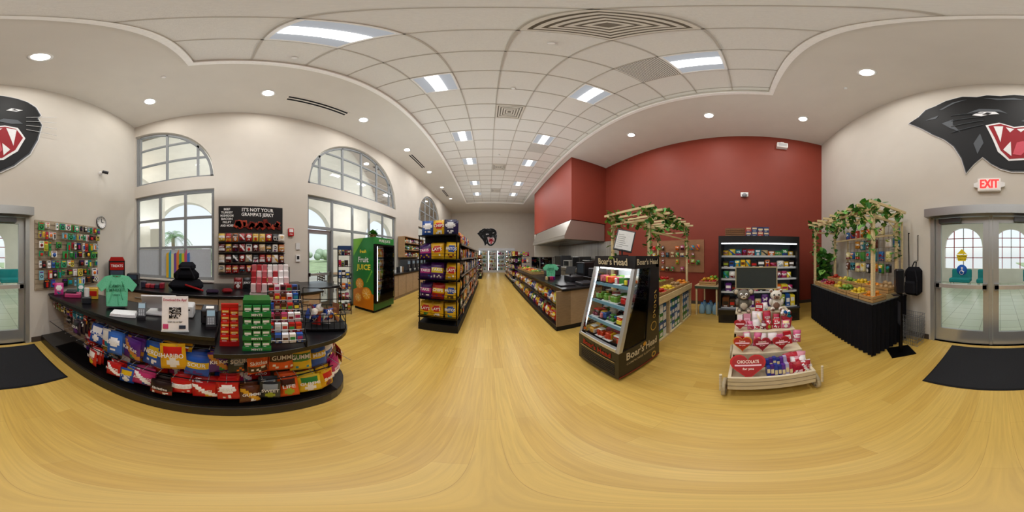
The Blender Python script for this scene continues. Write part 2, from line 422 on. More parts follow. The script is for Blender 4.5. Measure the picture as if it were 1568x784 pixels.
m.box(-.95,-.6,Y-.05,Y+.02,2.02,2.09,hx('505050'),METAL);m.box(.2,.6,Y-.05,Y+.02,2.02,2.09,hx('505050'),METAL)
sx_=-.6
m.lathe((sx_,Y+.055,1.28),[(0,0),(.085,0),(.085,.004),(0,.004)],hx('2060b8'),MATTE,n=20,axis='Y')
m.sph((sx_,Y+.053,1.31),.016,WH,MATTE,sc=(1,.2,1));m.cyl((sx_,Y+.053,1.295),(sx_+.005,Y+.053,1.26),.008,WH);m.cyl((sx_+.005,Y+.053,1.26),(sx_+.035,Y+.053,1.255),.008,WH)
m.lathe((sx_-.005,Y+.053,1.24),[(.028,0),(.034,0),(.034,.003),(.028,.003)],WH,MATTE,n=16,axis='Y')
m.prism([(sx_-.09,1.52),(sx_+.09,1.52),(sx_+.06,1.42),(sx_-.06,1.42)],Y+.05,Y+.055,hx('e8d020'));m.prism([(sx_-.08,1.53),(sx_+.08,1.53),(sx_,1.61)],Y+.05,Y+.055,hx('e8d020'))
m.text('CAUTION',sx_,Y+.048,1.49,.035,BLK);m.text('AUTOMATIC DOOR',sx_,Y+.048,1.45,.02,BLK)
m.build('door_1')
# ------------------------------------------------------------ panther emblem
def panther(name,pos,yaw,sc=1.0):
    m=MB();m.at(pos,yaw,sc=sc)
    out=[(-1.49,4.49),(-1.3,4.62),(-1.17,4.83),(-1.0,4.9),(-.83,5.04),(-.565,5.14),(-.35,5.06),(-.2,5.12),(0,5.07),(.2,5.14),(.40,5.12),(.6,5.06),(.76,4.97),(.9,4.8),(.98,4.53),(.93,4.4),(1.0,4.2),(.93,3.73),(.8,3.35),(.556,3.05),(.354,2.91),(.15,2.9),(0,2.95),(-.14,3.05),(-.264,3.2),(-.4,3.05),(-.51,2.89),(-.58,3.2),(-.70,3.5),(-.85,3.72),(-1.05,3.93),(-1.25,4.2)]
    out=[(a,b-4.0) for a,b in out]
    cx=-.15;cz=.0
    big=[(cx+(a-cx)*1.035,cz+(b-cz)*1.04) for a,b in out]
    m.prism(big,-.02,0,hx('dcdcdc'));bg2=[(cx+(a-cx)*1.02,cz+(b-cz)*1.022) for a,b in out];m.prism(bg2,-.026,-.021,hx('50555a'))
    m.prism(out,-.034,-.027,hx('030304'))
    G=hx('54595e');W=hx('f0f0f0');RD=hx('980c1c')
    def p(pts,col,k=0): m.prism([(a,b-4.0) for a,b in pts],-.040-k*.005,-.035-k*.005,col)
    p([(-.95,4.70),(-.72,4.93),(-.5,4.99),(-.7,4.88),(-.88,4.70)],G)
    p([(-.25,4.99),(.0,4.95),(.2,5.0),(.35,4.93),(.15,4.91),(-.05,4.90)],G)
    p([(-.5,4.42),(-.32,4.55),(-.02,4.50),(.1,4.36),(-.02,4.42),(-.3,4.46)],G)
    p([(-.42,4.34),(-.3,4.44),(-.08,4.42),(-.02,4.34),(-.18,4.33),(-.28,4.28)],W);p([(-.27,4.33),(-.2,4.40),(-.13,4.38),(-.18,4.33)],hx('101010'),1)
    p([(.44,4.52),(.52,4.62),(.70,4.6),(.6,4.52)],W);p([(.52,4.55),(.57,4.6),(.62,4.55)],hx('101010'),1)
    p([(-.22,3.98),(-.02,4.05),(.2,3.93),(.42,4.0),(.62,3.97),(.74,3.7),(.62,3.35),(.40,3.12),(.12,3.08),(-.04,3.28),(-.12,3.6)],W)
    p([(-.18,3.95),(.0,4.01),(.2,3.89),(.42,3.96),(.59,3.93),(.70,3.7),(.58,3.37),(.38,3.16),(.13,3.12),(0,3.31),(-.08,3.6)],RD,1)
    p([(-.10,3.93),(.04,3.93),(.0,3.50)],W,2);p([(.08,3.9),(.2,3.86),(.14,3.76)],W,2);p([(.24,3.86),(.38,3.9),(.3,3.78)],W,2);p([(.44,3.92),(.60,3.9),(.55,3.46)],W,2)
    p([(.04,3.32),(.16,3.18),(.15,3.52)],W,2);p([(.5,3.36),(.4,3.22),(.38,3.5)],W,2)
    p([(.18,3.22),(.3,3.2),(.38,3.34),(.34,3.55),(.24,3.5)],hx('d05060'),2)
    p([(.3,4.12),(.4,4.22),(.62,4.22),(.7,4.12),(.52,4.07)],G)
    p([(-.4,3.5),(-.3,3.75),(-.25,3.5),(-.34,3.25)],G);p([(-.9,4.2),(-.72,4.27),(-.72,4.1),(-.6,3.85),(-.76,4.0)],G);p([(-1.2,4.42),(-.95,4.5),(-1.0,4.4)],G)
    for k in range(4):
        a=-.1+k*.13
        m.cyl((.75,-.045,a+.05),(1.28,-.045,a*1.6+.12),.006,hx('d8d8d8'),n=5);m.cyl((-.25,-.045,a+.1),(-.75,-.045,a*1.4+.0),.006,G,n=5)
    m.M=Matrix();return m.build(name)
panther('wall_emblem_panther',(0,YB+.001,4.0),180)
panther('wall_emblem_panther',(0.05,YE-.002,3.3),0,.75)
# ------------------------------------------------------------ ceiling fittings
GL=.80
def arealight(name,loc,e,sx,sy=None,col=(1,1,1),rot=(0,0,0),disk=False):
    l=bpy.data.lights.new(name,'AREA');l.energy=e*GL;l.color=col;l.size=sx
    if disk: l.shape='DISK'
    elif sy: l.shape='RECTANGLE';l.size_y=sy
    o=bpy.data.objects.new(name,l);o.location=loc;o.rotation_euler=rot;bpy.context.scene.collection.objects.link(o)
ly=[.505,2.335,4.775,6.605,9.045,10.875]
for x in(-.765,1.675):
  for y in ly:
    m=MB();z=ZC+.089
    m.box(x-.3,x+.3,y-.3,y-.27,z-.03,z,WH);m.box(x-.3,x+.3,y+.27,y+.3,z-.03,z,WH);m.box(x-.3,x-.27,y-.27,y+.27,z-.03,z,WH);m.box(x+.27,x+.3,y-.27,y+.27,z-.03,z,WH)
    m.add([(x-.27,y-.27,z-.01),(x+.27,y-.27,z-.01),(x+.27,y+.27,z-.01),(x-.27,y+.27,z-.01)],[(0,1,2,3)],tuple(v*.14 for v in (.95,1,1.08)),EMIT)
    m.hprism([(x-.1,y-.26),(x+.1,y-.26),(x+.1,y+.26),(x-.1,y+.26)],z-.035,z-.011,(1.5,1.5,1.5),EMIT)
    m.build('ceiling_light_panel')
    arealight('panel_light',(x,y,ZC+.045),38,.19,.5,(.97,.98,1))
dl=[(-2.7,-1.5),(-2.7,.6),(-2.7,2.8),(-2.7,4.95),(-2.7,7.1),(-2.7,9.2),(-2.7,11.4),(3.6,-1.35),(3.6,.8),(3.6,3.0),(-.6,-1.45),(1.5,-1.4)]
for x,y in dl:
    m=MB();m.lathe((x,y,ZC),[(.13,-.001),(.13,-.012),(.1,-.014),(.095,-.002)],WH,MATTE,n=20)
    m.lathe((x,y,ZC-.004),[(0.001,0),(.095,0)],(4,4,3.8),EMIT,n=20);m.build('recessed_downlight')
    arealight('downlight_lamp',(x,y,ZC-.02),18,.18,col=(1,.97,.93),disk=True)
for x,y,e in((-.9,5.5,46),(1.7,4.2,46),(-.5,10.5,40),(2.6,-.2,34),(-2.2,-.6,34),(-2.6,3.6,27),(1.8,9.5,36)):
    arealight('ceiling_fill_light',(x,y,2.75),e*.8,2.0,col=(.90,.95,1),rot=(math.pi,0,0))  # added fill lights facing up to brighten the ceiling; no fittings here
def diffuser(x,y,s=.3,name='ceiling_air_diffuser'):
    m=MB();z=ZC+.089;c=hx('d8d2c6')
    m.box(x-s,x+s,y-s,y+s,z-.006,z,hx('7f776b'))
    k=0;ss=s
    while ss>.06:
        for a,b in((x-ss,x-ss+.03),(x+ss-.03,x+ss)): m.box(a,b,y-ss,y+ss,z-.03+.003*k,z-.006,c)
        for a,b in((y-ss,y-ss+.03),(y+ss-.03,y+ss)): m.box(x-ss+.03,x+ss-.03,a,b,z-.03+.003*k,z-.006,c)
        ss-=.055;k+=1
    m.build(name)
diffuser(.455,.505,.3);diffuser(.455,3.555,.29);diffuser(.455,7.2,.29);diffuser(.455,10.3,.29)
m=MB();z=ZC+.089
for (x,y) in((1.675,1.115),(1.675,5.4)):
    m.box(x-.29,x+.29,y-.29,y+.29,z-.006,z,hx('8c8880'))
    for k in range(20): m.box(x-.29,x+.29,y-.29+k*.03,y-.29+k*.03+.016,z-.02,z-.006,hx('e0ddd6'))
m.build('return_air_grille')
m=MB()
for y0,y1 in((.95,2.35),(5.3,6.6),(9.6,10.9)):
    m.box(-2.87,-2.67,y0,y1,ZC-.01,ZC-.001,hx('ddd6cc'));m.box(-2.84,-2.79,y0+.03,y1-.03,ZC-.014,ZC-.01,BLK);m.box(-2.75,-2.70,y0+.03,y1-.03,ZC-.014,ZC-.01,BLK)
m.build('slot_air_diffuser')
m=MB()
for x,y,zz in((.45,1.1,ZC+.078),(.4,2.6,ZC+.078),(.4,6.1,ZC+.078),(-1.5,.6,ZC+.078),(2.1,-1.5,ZC),(-2.0,-.9,ZC)):
    m.lathe((x,y,zz-.035),[(0,0),(.02,0),(.035,.01),(.035,.035)],WH,MATTE,n=12)
m.build('fire_sprinkler_heads')
# ------------------------------------------------------------ wall devices
m=MB();m.at((.165,YB+.001,2.62),180)
m.box(-.17,.17,-.06,0,-.11,.11,hx('f0eeea'));m.box(-.155,.155,-.063,-.06,-.095,.095,hx('f8f6f2'))
for dx in(-.004,0,.004): m.text('EXIT',dx,-.066-dx*.1,0,.21,(.9,.01,.01),EMIT,maxw=.27)
m.prism([(-.23,.03),(-.17,.05),(-.17,-.05),(-.23,-.03)],-.05,-.02,WH);m.prism([(.23,.03),(.17,.05),(.17,-.05),(.23,-.03)],-.05,-.02,WH)
m.build('exit_sign')
m=MB();m.at((-2.32,YB+.001,2.2),180);m.lathe((0,0,0),[(.13,0),(.135,-.03),(.12,-.035),(.12,-.02),(0,-.02)],[DK,hx('9a9a9a'),hx('9a9a9a'),WH],GLOSS,n=28,axis='Y')
m.box(-.006,.006,-.026,-.022,0,.08,BLK);m.box(0,.06,-.026,-.022,-.005,.007,BLK)
for k in range(12):
    a=k*math.pi/6;m.box(.1*math.sin(a)-.005,.1*math.sin(a)+.005,-.024,-.02,.1*math.cos(a)-.005,.1*math.cos(a)+.005,BLK)
m.build('wall_clock')
m=MB();m.at((-2.3,YB+.001,3.35),180);m.lathe((0,0,0),[(.05,0),(.05,-.03),(.02,-.05),(.02,-.1)],WH,GLOSS,axis='Y');m.cyl((-.03,-.1,0),(.06,-.18,-.03),.035,DK,GLOSS,n=12);m.build('security_camera')
m=MB();m.at((XR-.001,-.0,3.35),-90);m.box(-.11,.11,-.04,0,-.05,.09,WH,GLOSS);m.sph((0,-.07,-.02),.07,hx('8a8a90'),GLOSS);m.box(-.08,.08,-.09,-.03,.0,.06,WH,GLOSS);m.build('security_camera')
m=MB();m.at((XR-.001,-1.1,5.35),-90);m.box(-.16,.16,-.14,0,-.1,.1,WH,GLOSS);m.box(-.13,.13,-.145,-.14,-.07,.07,hx('bababa'),GLOSS);m.box(-.05,.05,-.1,0,.1,.16,WH);m.build('wall_speaker')
m=MB();m.at((XL+.001,1.32,2.05),90);m.rbox(-.07,.07,-.05,0,-.09,.09,hx('b81c20'),GLOSS);m.box(-.05,.05,-.055,-.05,-.0,.07,WH,GLOSS);m.text('FIRE',0,-.056,-.05,.04,WH);m.build('fire_alarm_pull_station')
m=MB();m.at((XL+.001,1.5,1.45),90);m.box(-.05,.05,-.03,0,-.08,.08,WH);m.box(-.05,.05,-.02,0,.2,.36,hx('d0d0ce'));m.box(-.03,.03,-.035,-.03,-.03,.05,DK);m.build('wall_switch_plates')
m=MB();m.box(-.85,.7,-2.33,-1.4,.001,.012,hx('1a1a1d'),8);m.box(-.87,.72,-2.35,-1.38,.0005,.006,hx('101012'),MATTE);m.build('entrance_floor_mat',extra=[MMAT])
# ------------------------------------------------------------ checkout counter (faces +X).  local x=world y, local y=-world x
CW=['Skittles','ZERO','AIR HEADS','SOUR','HARIBO','M&M','Kit Kat','LIFE','Trolli','CHEWS','REESE','NERDS','SWEET','GUMMI','BITES','Twix']
m=MB();m.at((0,0,0),90)
def arcp(cx,cy,r,a0,a1,n=8): return [(cx+r*math.cos(math.radians(a0+(a1-a0)*k/n)),cy+r*math.sin(math.radians(a0+(a1-a0)*k/n))) for k in range(n+1)]
base=[(-2.38,1.0)]+arcp(.62,1.4,.4,-90,0)+[(1.02,1.7),(-2.38,1.7)]
m.hprism(base,.001,.12,BLK,GLOSS);m.hprism(base,.12,.14,hx('3a3632'),MATTE)
m.box(-2.38,.95,1.42,1.7,.14,.78,hx('8d7a66'),WOOD)
for k in range(9):
    zz=.17+k*.068; m.box(-2.38,.95,1.41,1.42,zz,zz+.055,hx('a8937b'),WOOD)
m.box(.95,1.0,1.45,1.7,.14,.78,BLK)
left=[(-2.38,1.12),(-.12,1.12),(-.12,1.75),(-2.38,1.75)]
m.hprism(left,.85,.885,BLK,GLOSS);m.hprism([(a,b+(.03 if b<1.2 else 0)) for a,b in left],.79,.85,hx('2c2a2a'),MATTE)
right=[(-.115,.97)]+arcp(.65,1.35,.38,-90,0)+[(1.03,1.75),(-.115,1.75)]
m.hprism(right,.79,.83,BLK,GLOSS)
for zz,yy in((.76,1.15),(.47,1.06)):
    m.cyl((-2.2,yy,zz),(.75,yy,zz),.006,BLK,METAL)
x=-2.2
while x<.95:
    m.cyl((x,1.42,.77),(x,1.12,.77),.004,STEEL,METAL,n=5);m.cyl((x,1.42,.47),(x,1.04,.47),.004,STEEL,METAL,n=5);x+=.12
m.box(-1.9,.75,1.0,1.3,.16,.175,BLK,METAL)
m.build('checkout_counter',bevel=.004)
m=MB()
cols=[('c01c14','a01014'),('302030','1a1a1a'),('1c50a8','e8e8e8'),('dcb820','2c7a34'),('e0aa14','c02018'),('2c64b8','f0f0f0'),('cc1c14','ecb818'),('502078','c08030'),('20282e','8a949c'),('dc5410','f0cc28'),('5c3018','d8a020'),('c01818','ffffff'),('1c8038','e8dc38'),('a01414','f8f0f0'),('241414','8c1418'),('e8e4dc','c82818'),('1c50a8','e0b820'),('dcb820','c02018'),('dc5410','3c1c10'),('c01c14','f0e8e0')]
pk=('b83068','ffffff')
def candyrow(z,yb,x0,x1,h,wmin,wmax,layers=3,jit=1,skip=.05):
    x=x0
    while x<x1:
        w=U(wmin,wmax);c=random.choice(cols) if R()<.95 else pk;c1,c2=hx(c[0]),hx(c[1]);hh=h*U(.8,1.15);st=random.randint(0,4);wd=random.choice(CW)
        yy=yb+U(-.03,.03)*jit
        ang=0;xx=x+w/2
        if xx>.62:
            a=(xx-.62)/.38*70;ang=a*.8; yy=yb+.4-.4*math.cos(math.radians(a))
        if R()>=skip:
            zz=z+U(-.03,.03)*jit
            for k in range(layers):
                m.at((-(yy+.045*k),xx,zz+U(-.008,.008)),90+ang+U(-12,12)*jit,U(2,14)-k*2,U(-5,5)*jit)
                bag(m,0,0,0,w,hh,.032,c1,c2,wd if k==0 else None,WH if c2!=WH else BLK,st)
        x+=w*U(.86,1.0)+.004
candyrow(.50,1.12,-1.65,.95,.24,.14,.2)
candyrow(.53,1.30,-1.9,-.6,.2,.1,.15)
candyrow(.215,1.05,-1.3,.95,.21,.13,.19)
candyrow(.36,1.22,-1.6,.9,.18,.1,.16,layers=2,skip=.1)
candyrow(.60,1.33,-2.3,-1.5,.13,.07,.1,layers=2)
candyrow(.42,1.33,-2.15,-1.3,.13,.07,.11,layers=2,skip=.3)
candyrow(.21,1.3,-1.9,-1.2,.15,.09,.13,layers=2,skip=.3)
m.M=Matrix();m.build('candy_bags_on_pegs')
m=MB();m.at((0,0,0),90)
x=-2.3
while x<-1.5:
    c=rc();bag(m,x,1.2,.64,.07,.13,.02,c,rc(),style=random.randint(0,4));x+=.078
m.M=Matrix();m.build('small_candy_packs')
SH=hx('6cc098')
sh=[(-.12,.02),(.12,.02),(.13,.25),(.19,.2),(.235,.27),(.14,.37),(.06,.39),(0,.365),(-.06,.39),(-.14,.37),(-.235,.27),(-.19,.2),(-.13,.25)]
def tshirt(pos,yaw):
    m=MB();m.at(pos,yaw,6)
    m.prism([(a,b) for a,b in sh],-.03,.03,SH,FAB)
    m.prism([(a*.92,.02+(b-.02)*.95) for a,b in sh],-.045,-.03,SH,FAB)
    m.prism([(a*.92,.02+(b-.02)*.95) for a,b in sh],.03,.045,SH,FAB)
    m.lathe((0,0,.375),[(.055,0),(.06,.01),(.05,.014)],hx('4c9474'),FAB,n=16)
    for k,(a,b) in enumerate(((-.09,.06),(.07,.1),(-.05,.16),(.1,.2),(-.11,.2),(.02,.04))): m.cyl((a,-.044,b),(a*.6,-.044,b+.12),.009,hx('5cb088'),FAB,n=6)
    m.text('CAMPUS',0,-.055,.26,.045,hx('2a6a4c'));m.text('MARKET',0,-.055,.215,.045,hx('2a6a4c'));m.text('store',0,-.055,.16,.035,hx('2a6a4c'))
    m.box(-.09,.09,-.05,.05,0.003,.015,DK);m.cyl((0,0,.01),(0,0,.05),.012,DK)
    m.M=Matrix();m.build('tshirt_on_display_form')
tshirt((-1.42,-1.22,.89),130);tshirt((1.75,4.35,.88),-22)
m=MB();m.at((-1.27,-1.0,.886),115)
for k in range(3): m.rbox(-.13+.004*k,.13-.004*k,-.07,.07,k*.012,k*.012+.011,hx('e8e8ea'),FAB,b=.004)
m.M=Matrix();m.build('folded_tshirt_stack')
m=MB();m.at((-1.14,-.42,.888),108,6)
m.box(-.1,.1,0,.003,.012,.3,hx('f4f2f0'),MATTE);m.box(-.1,.1,.0,.09,.008,.012,hx('e8f0f0'),GLOSS)
m.box(-.104,.104,-.002,.005,.0,.012,hx('c8d0d0'),GLOSS)
m.text('Download the App!',0,-.005,.27,.028,hx('b03050'),maxw=.18)
for i in range(13):
    for j in range(13):
        fd=(i<3 and j<3) or (i>9 and j>9) or (i<3 and j>9)
        if fd or R()<.5: m.box(-.045+i*.007,-.045+i*.007+.0068,-.0055,-.0045,.12+j*.007,.12+j*.007+.0068,BLK)
m.text('scan to order',0,-.005,.09,.02,DK);m.box(-.09,-.05,-.006,-.004,.03,.07,hx('d04878'));m.box(.03,.08,-.006,-.004,.03,.06,hx('303848'))
m.M=Matrix();m.build('countertop_qr_sign')
m=MB();m.at((-1.5,-.72,.886),100)
m.rbox(-.13,.13,-.08,.1,0,.025,hx('c8c8ca'),GLOSS,b=.006);m.cyl((0,.03,.02),(0,.05,.12),.03,hx('b0b0b4'),METAL,n=10)
m.at((-1.5,-.72,.96),-70,35);m.rbox(-.17,.17,0,.02,0,.2,hx('d8d8da'),GLOSS,b=.006);m.box(-.145,.145,-.002,0,.015,.185,hx('181c24'),GLOSS)
m.M=Matrix();m.build('point_of_sale_terminal')
m=MB();m.at((-1.45,-.2,.886),95);m.rbox(-.075,.075,-.09,.09,0,.14,hx('26262a'),GLOSS,b=.012);m.box(-.05,.05,-.092,-.09,.07,.085,hx('0a0a0a'));m.box(-.035,.035,-.05,.02,.141,.144,WH)
m.at((-1.55,-.45,.886),95);m.rbox(-.08,.08,-.08,.08,0,.13,hx('d0d0d0'),GLOSS,b=.012);m.box(-.05,.05,-.082,-.08,.08,.095,hx('202020'))
m.M=Matrix();m.build('receipt_printer')
m=MB()
for px_,py_,yw in((-1.28,-.8,118),(-1.28,-.17,98)):
    m.at((px_,py_,.886),yw,0);m.box(-.04,.04,-.03,.05,0,.03,DK,GLOSS);m.at((px_,py_,.91),yw,35);m.rbox(-.04,.04,-.01,.012,0,.15,hx('303236'),GLOSS,b=.005);m.box(-.032,.032,-.012,-.01,.085,.135,hx('7898a8'),GLOSS)
    for i in range(3):
        for j in range(4): m.box(-.026+i*.019,-.026+i*.019+.013,-.013,-.01,.012+j*.016,.012+j*.016+.01,hx('a0a4a8'))
m.M=Matrix();m.build('card_reader')
m=MB();m.at((-1.1,-.02,.831),90)
m.box(-.065,.065,-.02,.14,0,.04,hx('b01818'),GLOSS)
for r in range(5):
    for k in range(2): carton(m,-.032+k*.064,-.015+r*.025,.04+r*.045,.06,.1,.045,hx('b81810'),hx('f0d040'),'SNAX')
m.box(-.065,.065,.11,.14,.0,.3,hx('b81810'),GLOSS);m.M=Matrix();m.build('red_candy_box_display')
m=MB();m.at((-1.03,.155,.831),82)
GN=hx('146a2c')
m.box(-.09,.09,.0,.14,0,.38,GN,GLOSS)
for r in range(4):
    m.box(-.09,.09,-.03,0,r*.09,r*.09+.03,hx('1c7a38'),GLOSS);m.box(-.09,.09,-.002,0,r*.09+.03,r*.09+.086,hx('0e4a20'))
    for k in range(3): carton(m,-.057+k*.057,-.02,r*.09+.031,.05,.02,.045,hx('2c8a44'),WH)
    m.text('MINTS',0,-.032,r*.09+.015,.024,WH,maxw=.17)
m.M=Matrix();m.build('green_mint_box_display')
m=MB();m.at((-1.1,.37,.835),76)
for sx in(-.13,.13):
    m.tube([(sx,-.12,0.003),(sx,-.12,.06),(sx,.2,.42),(sx,.2,0.003),(sx,-.12,0.003)],.005,BLK,METAL)
for r in range(6):
    y=-.1+r*.05;z=.03+r*.064
    m.box(-.13,.13,y,y+.045,z,z+.006,DK,METAL);m.cyl((-.13,y-.003,z+.03),(.13,y-.003,z+.03),.003,STEEL,METAL,n=5)
    x=-.125
    while x<.1:
        w=.045;c=random.choice([hx('b81c14'),hx('e8e6e2'),hx('c04870'),hx('6a2030'),hx('e8e8f0'),hx('a01414'),hx('2050a0'),hx('4a2818'),hx('20242c')]);carton(m,x+w/2,y+.004,z+.007,w*.92,.035,.07,c,rc());x+=w+.003
m.M=Matrix();m.build('gum_rack')
m=MB();m.at((-1.52,.36,.831),77)
m.box(-.2,.2,0,.16,0,.3,hx('c8c0be'),GLOSS)
for r in range(4):
    for k in range(6): m.box(-.19+k*.063,-.13+k*.063,-.006,0,.02+r*.07,.075+r*.07,random.choice([hx('b03040'),hx('f4f0f0'),hx('a01c24'),hx('5a3020')]),GLOSS)
for sx in(-.19,.19): m.cyl((sx,.08,.3),(sx,.08,.56),.005,BLK,METAL)
for r in range(4):
    z=.31+r*.06
    for k in range(7): m.rbox(-.19+k*.054,-.142+k*.054,.0+r*.03,.06+r*.03,z,z+.09,random.choice([hx('e8d0d0'),hx('c86870'),hx('f0ecec'),hx('f0ecec'),hx('b03038')]),GLOSS,b=.004)
m.M=Matrix();m.build('chocolate_bar_display')
m=MB();BP=(-1.27,.78,.836);m.at(BP,60)
for zz in(.02,.09,.16):
    m.tube([(-.19,-.16,zz),(.19,-.16,zz),(.19,.14,zz),(-.19,.14,zz),(-.19,-.16,zz)],.004,BLK,METAL)
for k in range(9):
    x=-.19+k*.0475;m.cyl((x,-.16,0),(x,-.16,.16),.003,BLK,METAL,n=5);m.cyl((x,.14,0),(x,.14,.16),.003,BLK,METAL,n=5)
m.box(-.185,.185,-.155,.135,.0,.02,BLK)
for k in range(34):
    m.at(BP,60)
    M0=m.M.copy();m.M=M0@Matrix.Translation((U(-.13,.13),U(-.1,.09),U(.09,.17)))@Matrix.Rotation(U(0,3),4,'Z')@Matrix.Rotation(U(-.6,.6),4,'X')
    bag(m,0,0,-.05,.08,.1,.02,random.choice([WH,hx('b83028'),hx('2c4c9a'),hx('e8e0d0'),hx('8a5a3a')]),rc(),style=random.randint(0,4))
m.at(BP,60)
for zz in(.22,.34):
    m.cyl((-.19,.14,.16),(-.19,.14,.34),.004,BLK,METAL);m.cyl((.19,.14,.16),(.19,.14,.34),.004,BLK,METAL);m.cyl((-.19,.14,zz),(.19,.14,zz),.004,BLK,METAL)
m.M=Matrix();m.build('wire_snack_basket')
m=MB();m.at((-1.35,-2.0,.886),140)
m.rbox(-.12,.12,-.08,.08,0,.06,hx('b03868'),GLOSS,b=.008);m.rbox(-.1,.05,-.06,.06,.06,.1,hx('2a2a30'),GLOSS,b=.006)
m.at((-1.3,-1.62,.886),140);m.rbox(-.06,.06,-.06,.06,0,.09,hx('20242a'),GLOSS,b=.01);m.cyl((0,0,.09),(0,0,.2),.035,hx('d8d8d8'),GLOSS)
m.at((-1.22,-2.2,.886),150);bag(m,0,0,0,.14,.2,.03,hx('c83888'),WH,'POP');m.at((-1.6,-2.15,.886),150);bag(m,0,0,0,.12,.16,.03,hx('308878'),WH)
m.at((-1.5,-1.75,.886),135);m.rbox(-.09,.09,-.05,.05,0,.16,hx('c8a030'),GLOSS,b=.006);m.box(-.07,.07,-.052,-.05,.05,.12,hx('b82018'),GLOSS)
m.M=Matrix();m.build('countertop_novelty_candy')
# ------------------------------------------------------------ back counter (along left wall)
m=MB();m.at((0,0,0),90)
m.box(-2.4,1.45,2.45,3.5,.001,.1,BLK)
m.box(-2.4,1.45,2.43,3.52,.1,.86,hx('7a6a58'),WOOD)
for k in range(7):
    x0=-2.38+k*.545
    m.box(x0,x0+.53,2.41,2.43,.66,.84,hx('b49a7a'),WOOD);m.box(x0,x0+.53,2.41,2.43,.12,.64,hx('b49a7a'),WOOD);m.box(x0+.2,x0+.33,2.39,2.41,.74,.755,STEEL,METAL)
m.rbox(-2.4,1.5,2.38,3.53,.86,.9,BLK,GLOSS,b=.006)
m.build('back_counter_cabinet')
m=MB();m.at((0,0,0),90)
m.rbox(1.52,2.1,2.7,3.5,.84,.88,BLK,GLOSS,b=.006)
for x in(1.56,2.06):
    for y in(2.75,3.45): m.cyl((x,y,0),(x,y,.84),.018,STEEL,METAL)
m.box(1.54,2.08,2.73,3.47,.2,.22,STEEL,METAL)
m.build('black_top_prep_table')
m=MB();m.at((-2.75,-.80,.901),100,sc=1.5)
m.rbox(-.2,.2,-.12,.12,0,.12,hx('16161b'),FAB,b=.05);m.rbox(-.15,.15,-.08,.1,.08,.26,hx('101014'),FAB,b=.07);m.rbox(-.09,.11,-.06,.08,.22,.33,hx('1b1c22'),FAB,b=.04);m.tube([(-.1,-.1,.15),(-.05,-.14,.27),(.05,-.14,.27),(.1,-.1,.15)],.012,DK,FAB);m.tube([(.0,-.12,.08),(.2,-.15,.02)],.012,hx('902020'),FAB)
m.M=Matrix();m.build('duffel_bag')
m=MB();m.at((-2.7,-1.45,.901),100)
for k in range(5): m.rbox(-.2+k*.09,-.12+k*.09,-.08,.05,0,U(.06,.12),random.choice([hx('902030'),hx('303040'),hx('a83838')]),GLOSS,b=.01)
m.at((-2.8,-1.95,.901),110);m.rbox(-.12,.12,-.1,.12,0,.24,hx('28282c'),GLOSS,b=.02);m.box(-.09,.09,-.103,-.1,.12,.21,hx('384858'),GLOSS)
m.at((-2.6,-.2,.901),95)
m.rbox(-.22,-.02,-.07,.07,0,.05,hx('2c2030'),FAB,b=.02);m.rbox(.03,.2,-.06,.06,0,.07,hx('701c20'),FAB,b=.03)
m.M=Matrix();m.build('countertop_supplies')
m=MB()
for k in range(6):
    m.at((-2.9,.1+k*.16,.901),90+U(-8,8));bag(m,0,0,0,.15,.21,.04,random.choice([hx('7a1410'),hx('1c1c20'),hx('a02818')]),rc(),'JERKY',style=random.randint(0,4))
m.M=Matrix();m.build('snack_pouches')
m=MB();m.at((-2.55,-2.2,.901),135)
m.box(-.16,.16,-.12,.12,0,.5,BLK,GLOSS);m.box(-.14,.14,-.125,-.12,.32,.47,hx('a81810'),GLOSS)
for r in range(3): m.box(-.13,.13,-.128,-.12,.03+r*.1,.11+r*.1,[hx('c89820'),hx('801818'),hx('404858')][r],GLOSS)
m.prism([(-.16,.5),(.16,.5),(.12,.58),(-.12,.58)],-.12,-.09,hx('a81810'),GLOSS);m.text('TREATS',0,-.128,.4,.07,WH,maxw=.24)
m.M=Matrix();m.build('red_merchandise_cabinet')
m=MB();m.at((0,0,0),90)
for k,c in enumerate(['e8b830','48a8c0','e8e8a0','7a50a0','e88838','58b070','d8c838','c85878','4878c0']): m.prism([(-1.55+k*.065,.98),(-1.49+k*.065,.98),(-1.485+k*.065,1.3),(-1.49+k*.065,1.6+.06*math.sin(k*2)),(-1.55+k*.065,1.55)],3.60,3.61,hx(c),GLOSS)
m.M=Matrix();m.build('stained_glass_panel')
m=MB();m.box(XL-.095,XL-.09,YB+.08,-.48,1.02,1.66,hx('c4ccd2'),MATTE);m.build('frosted_window_film')
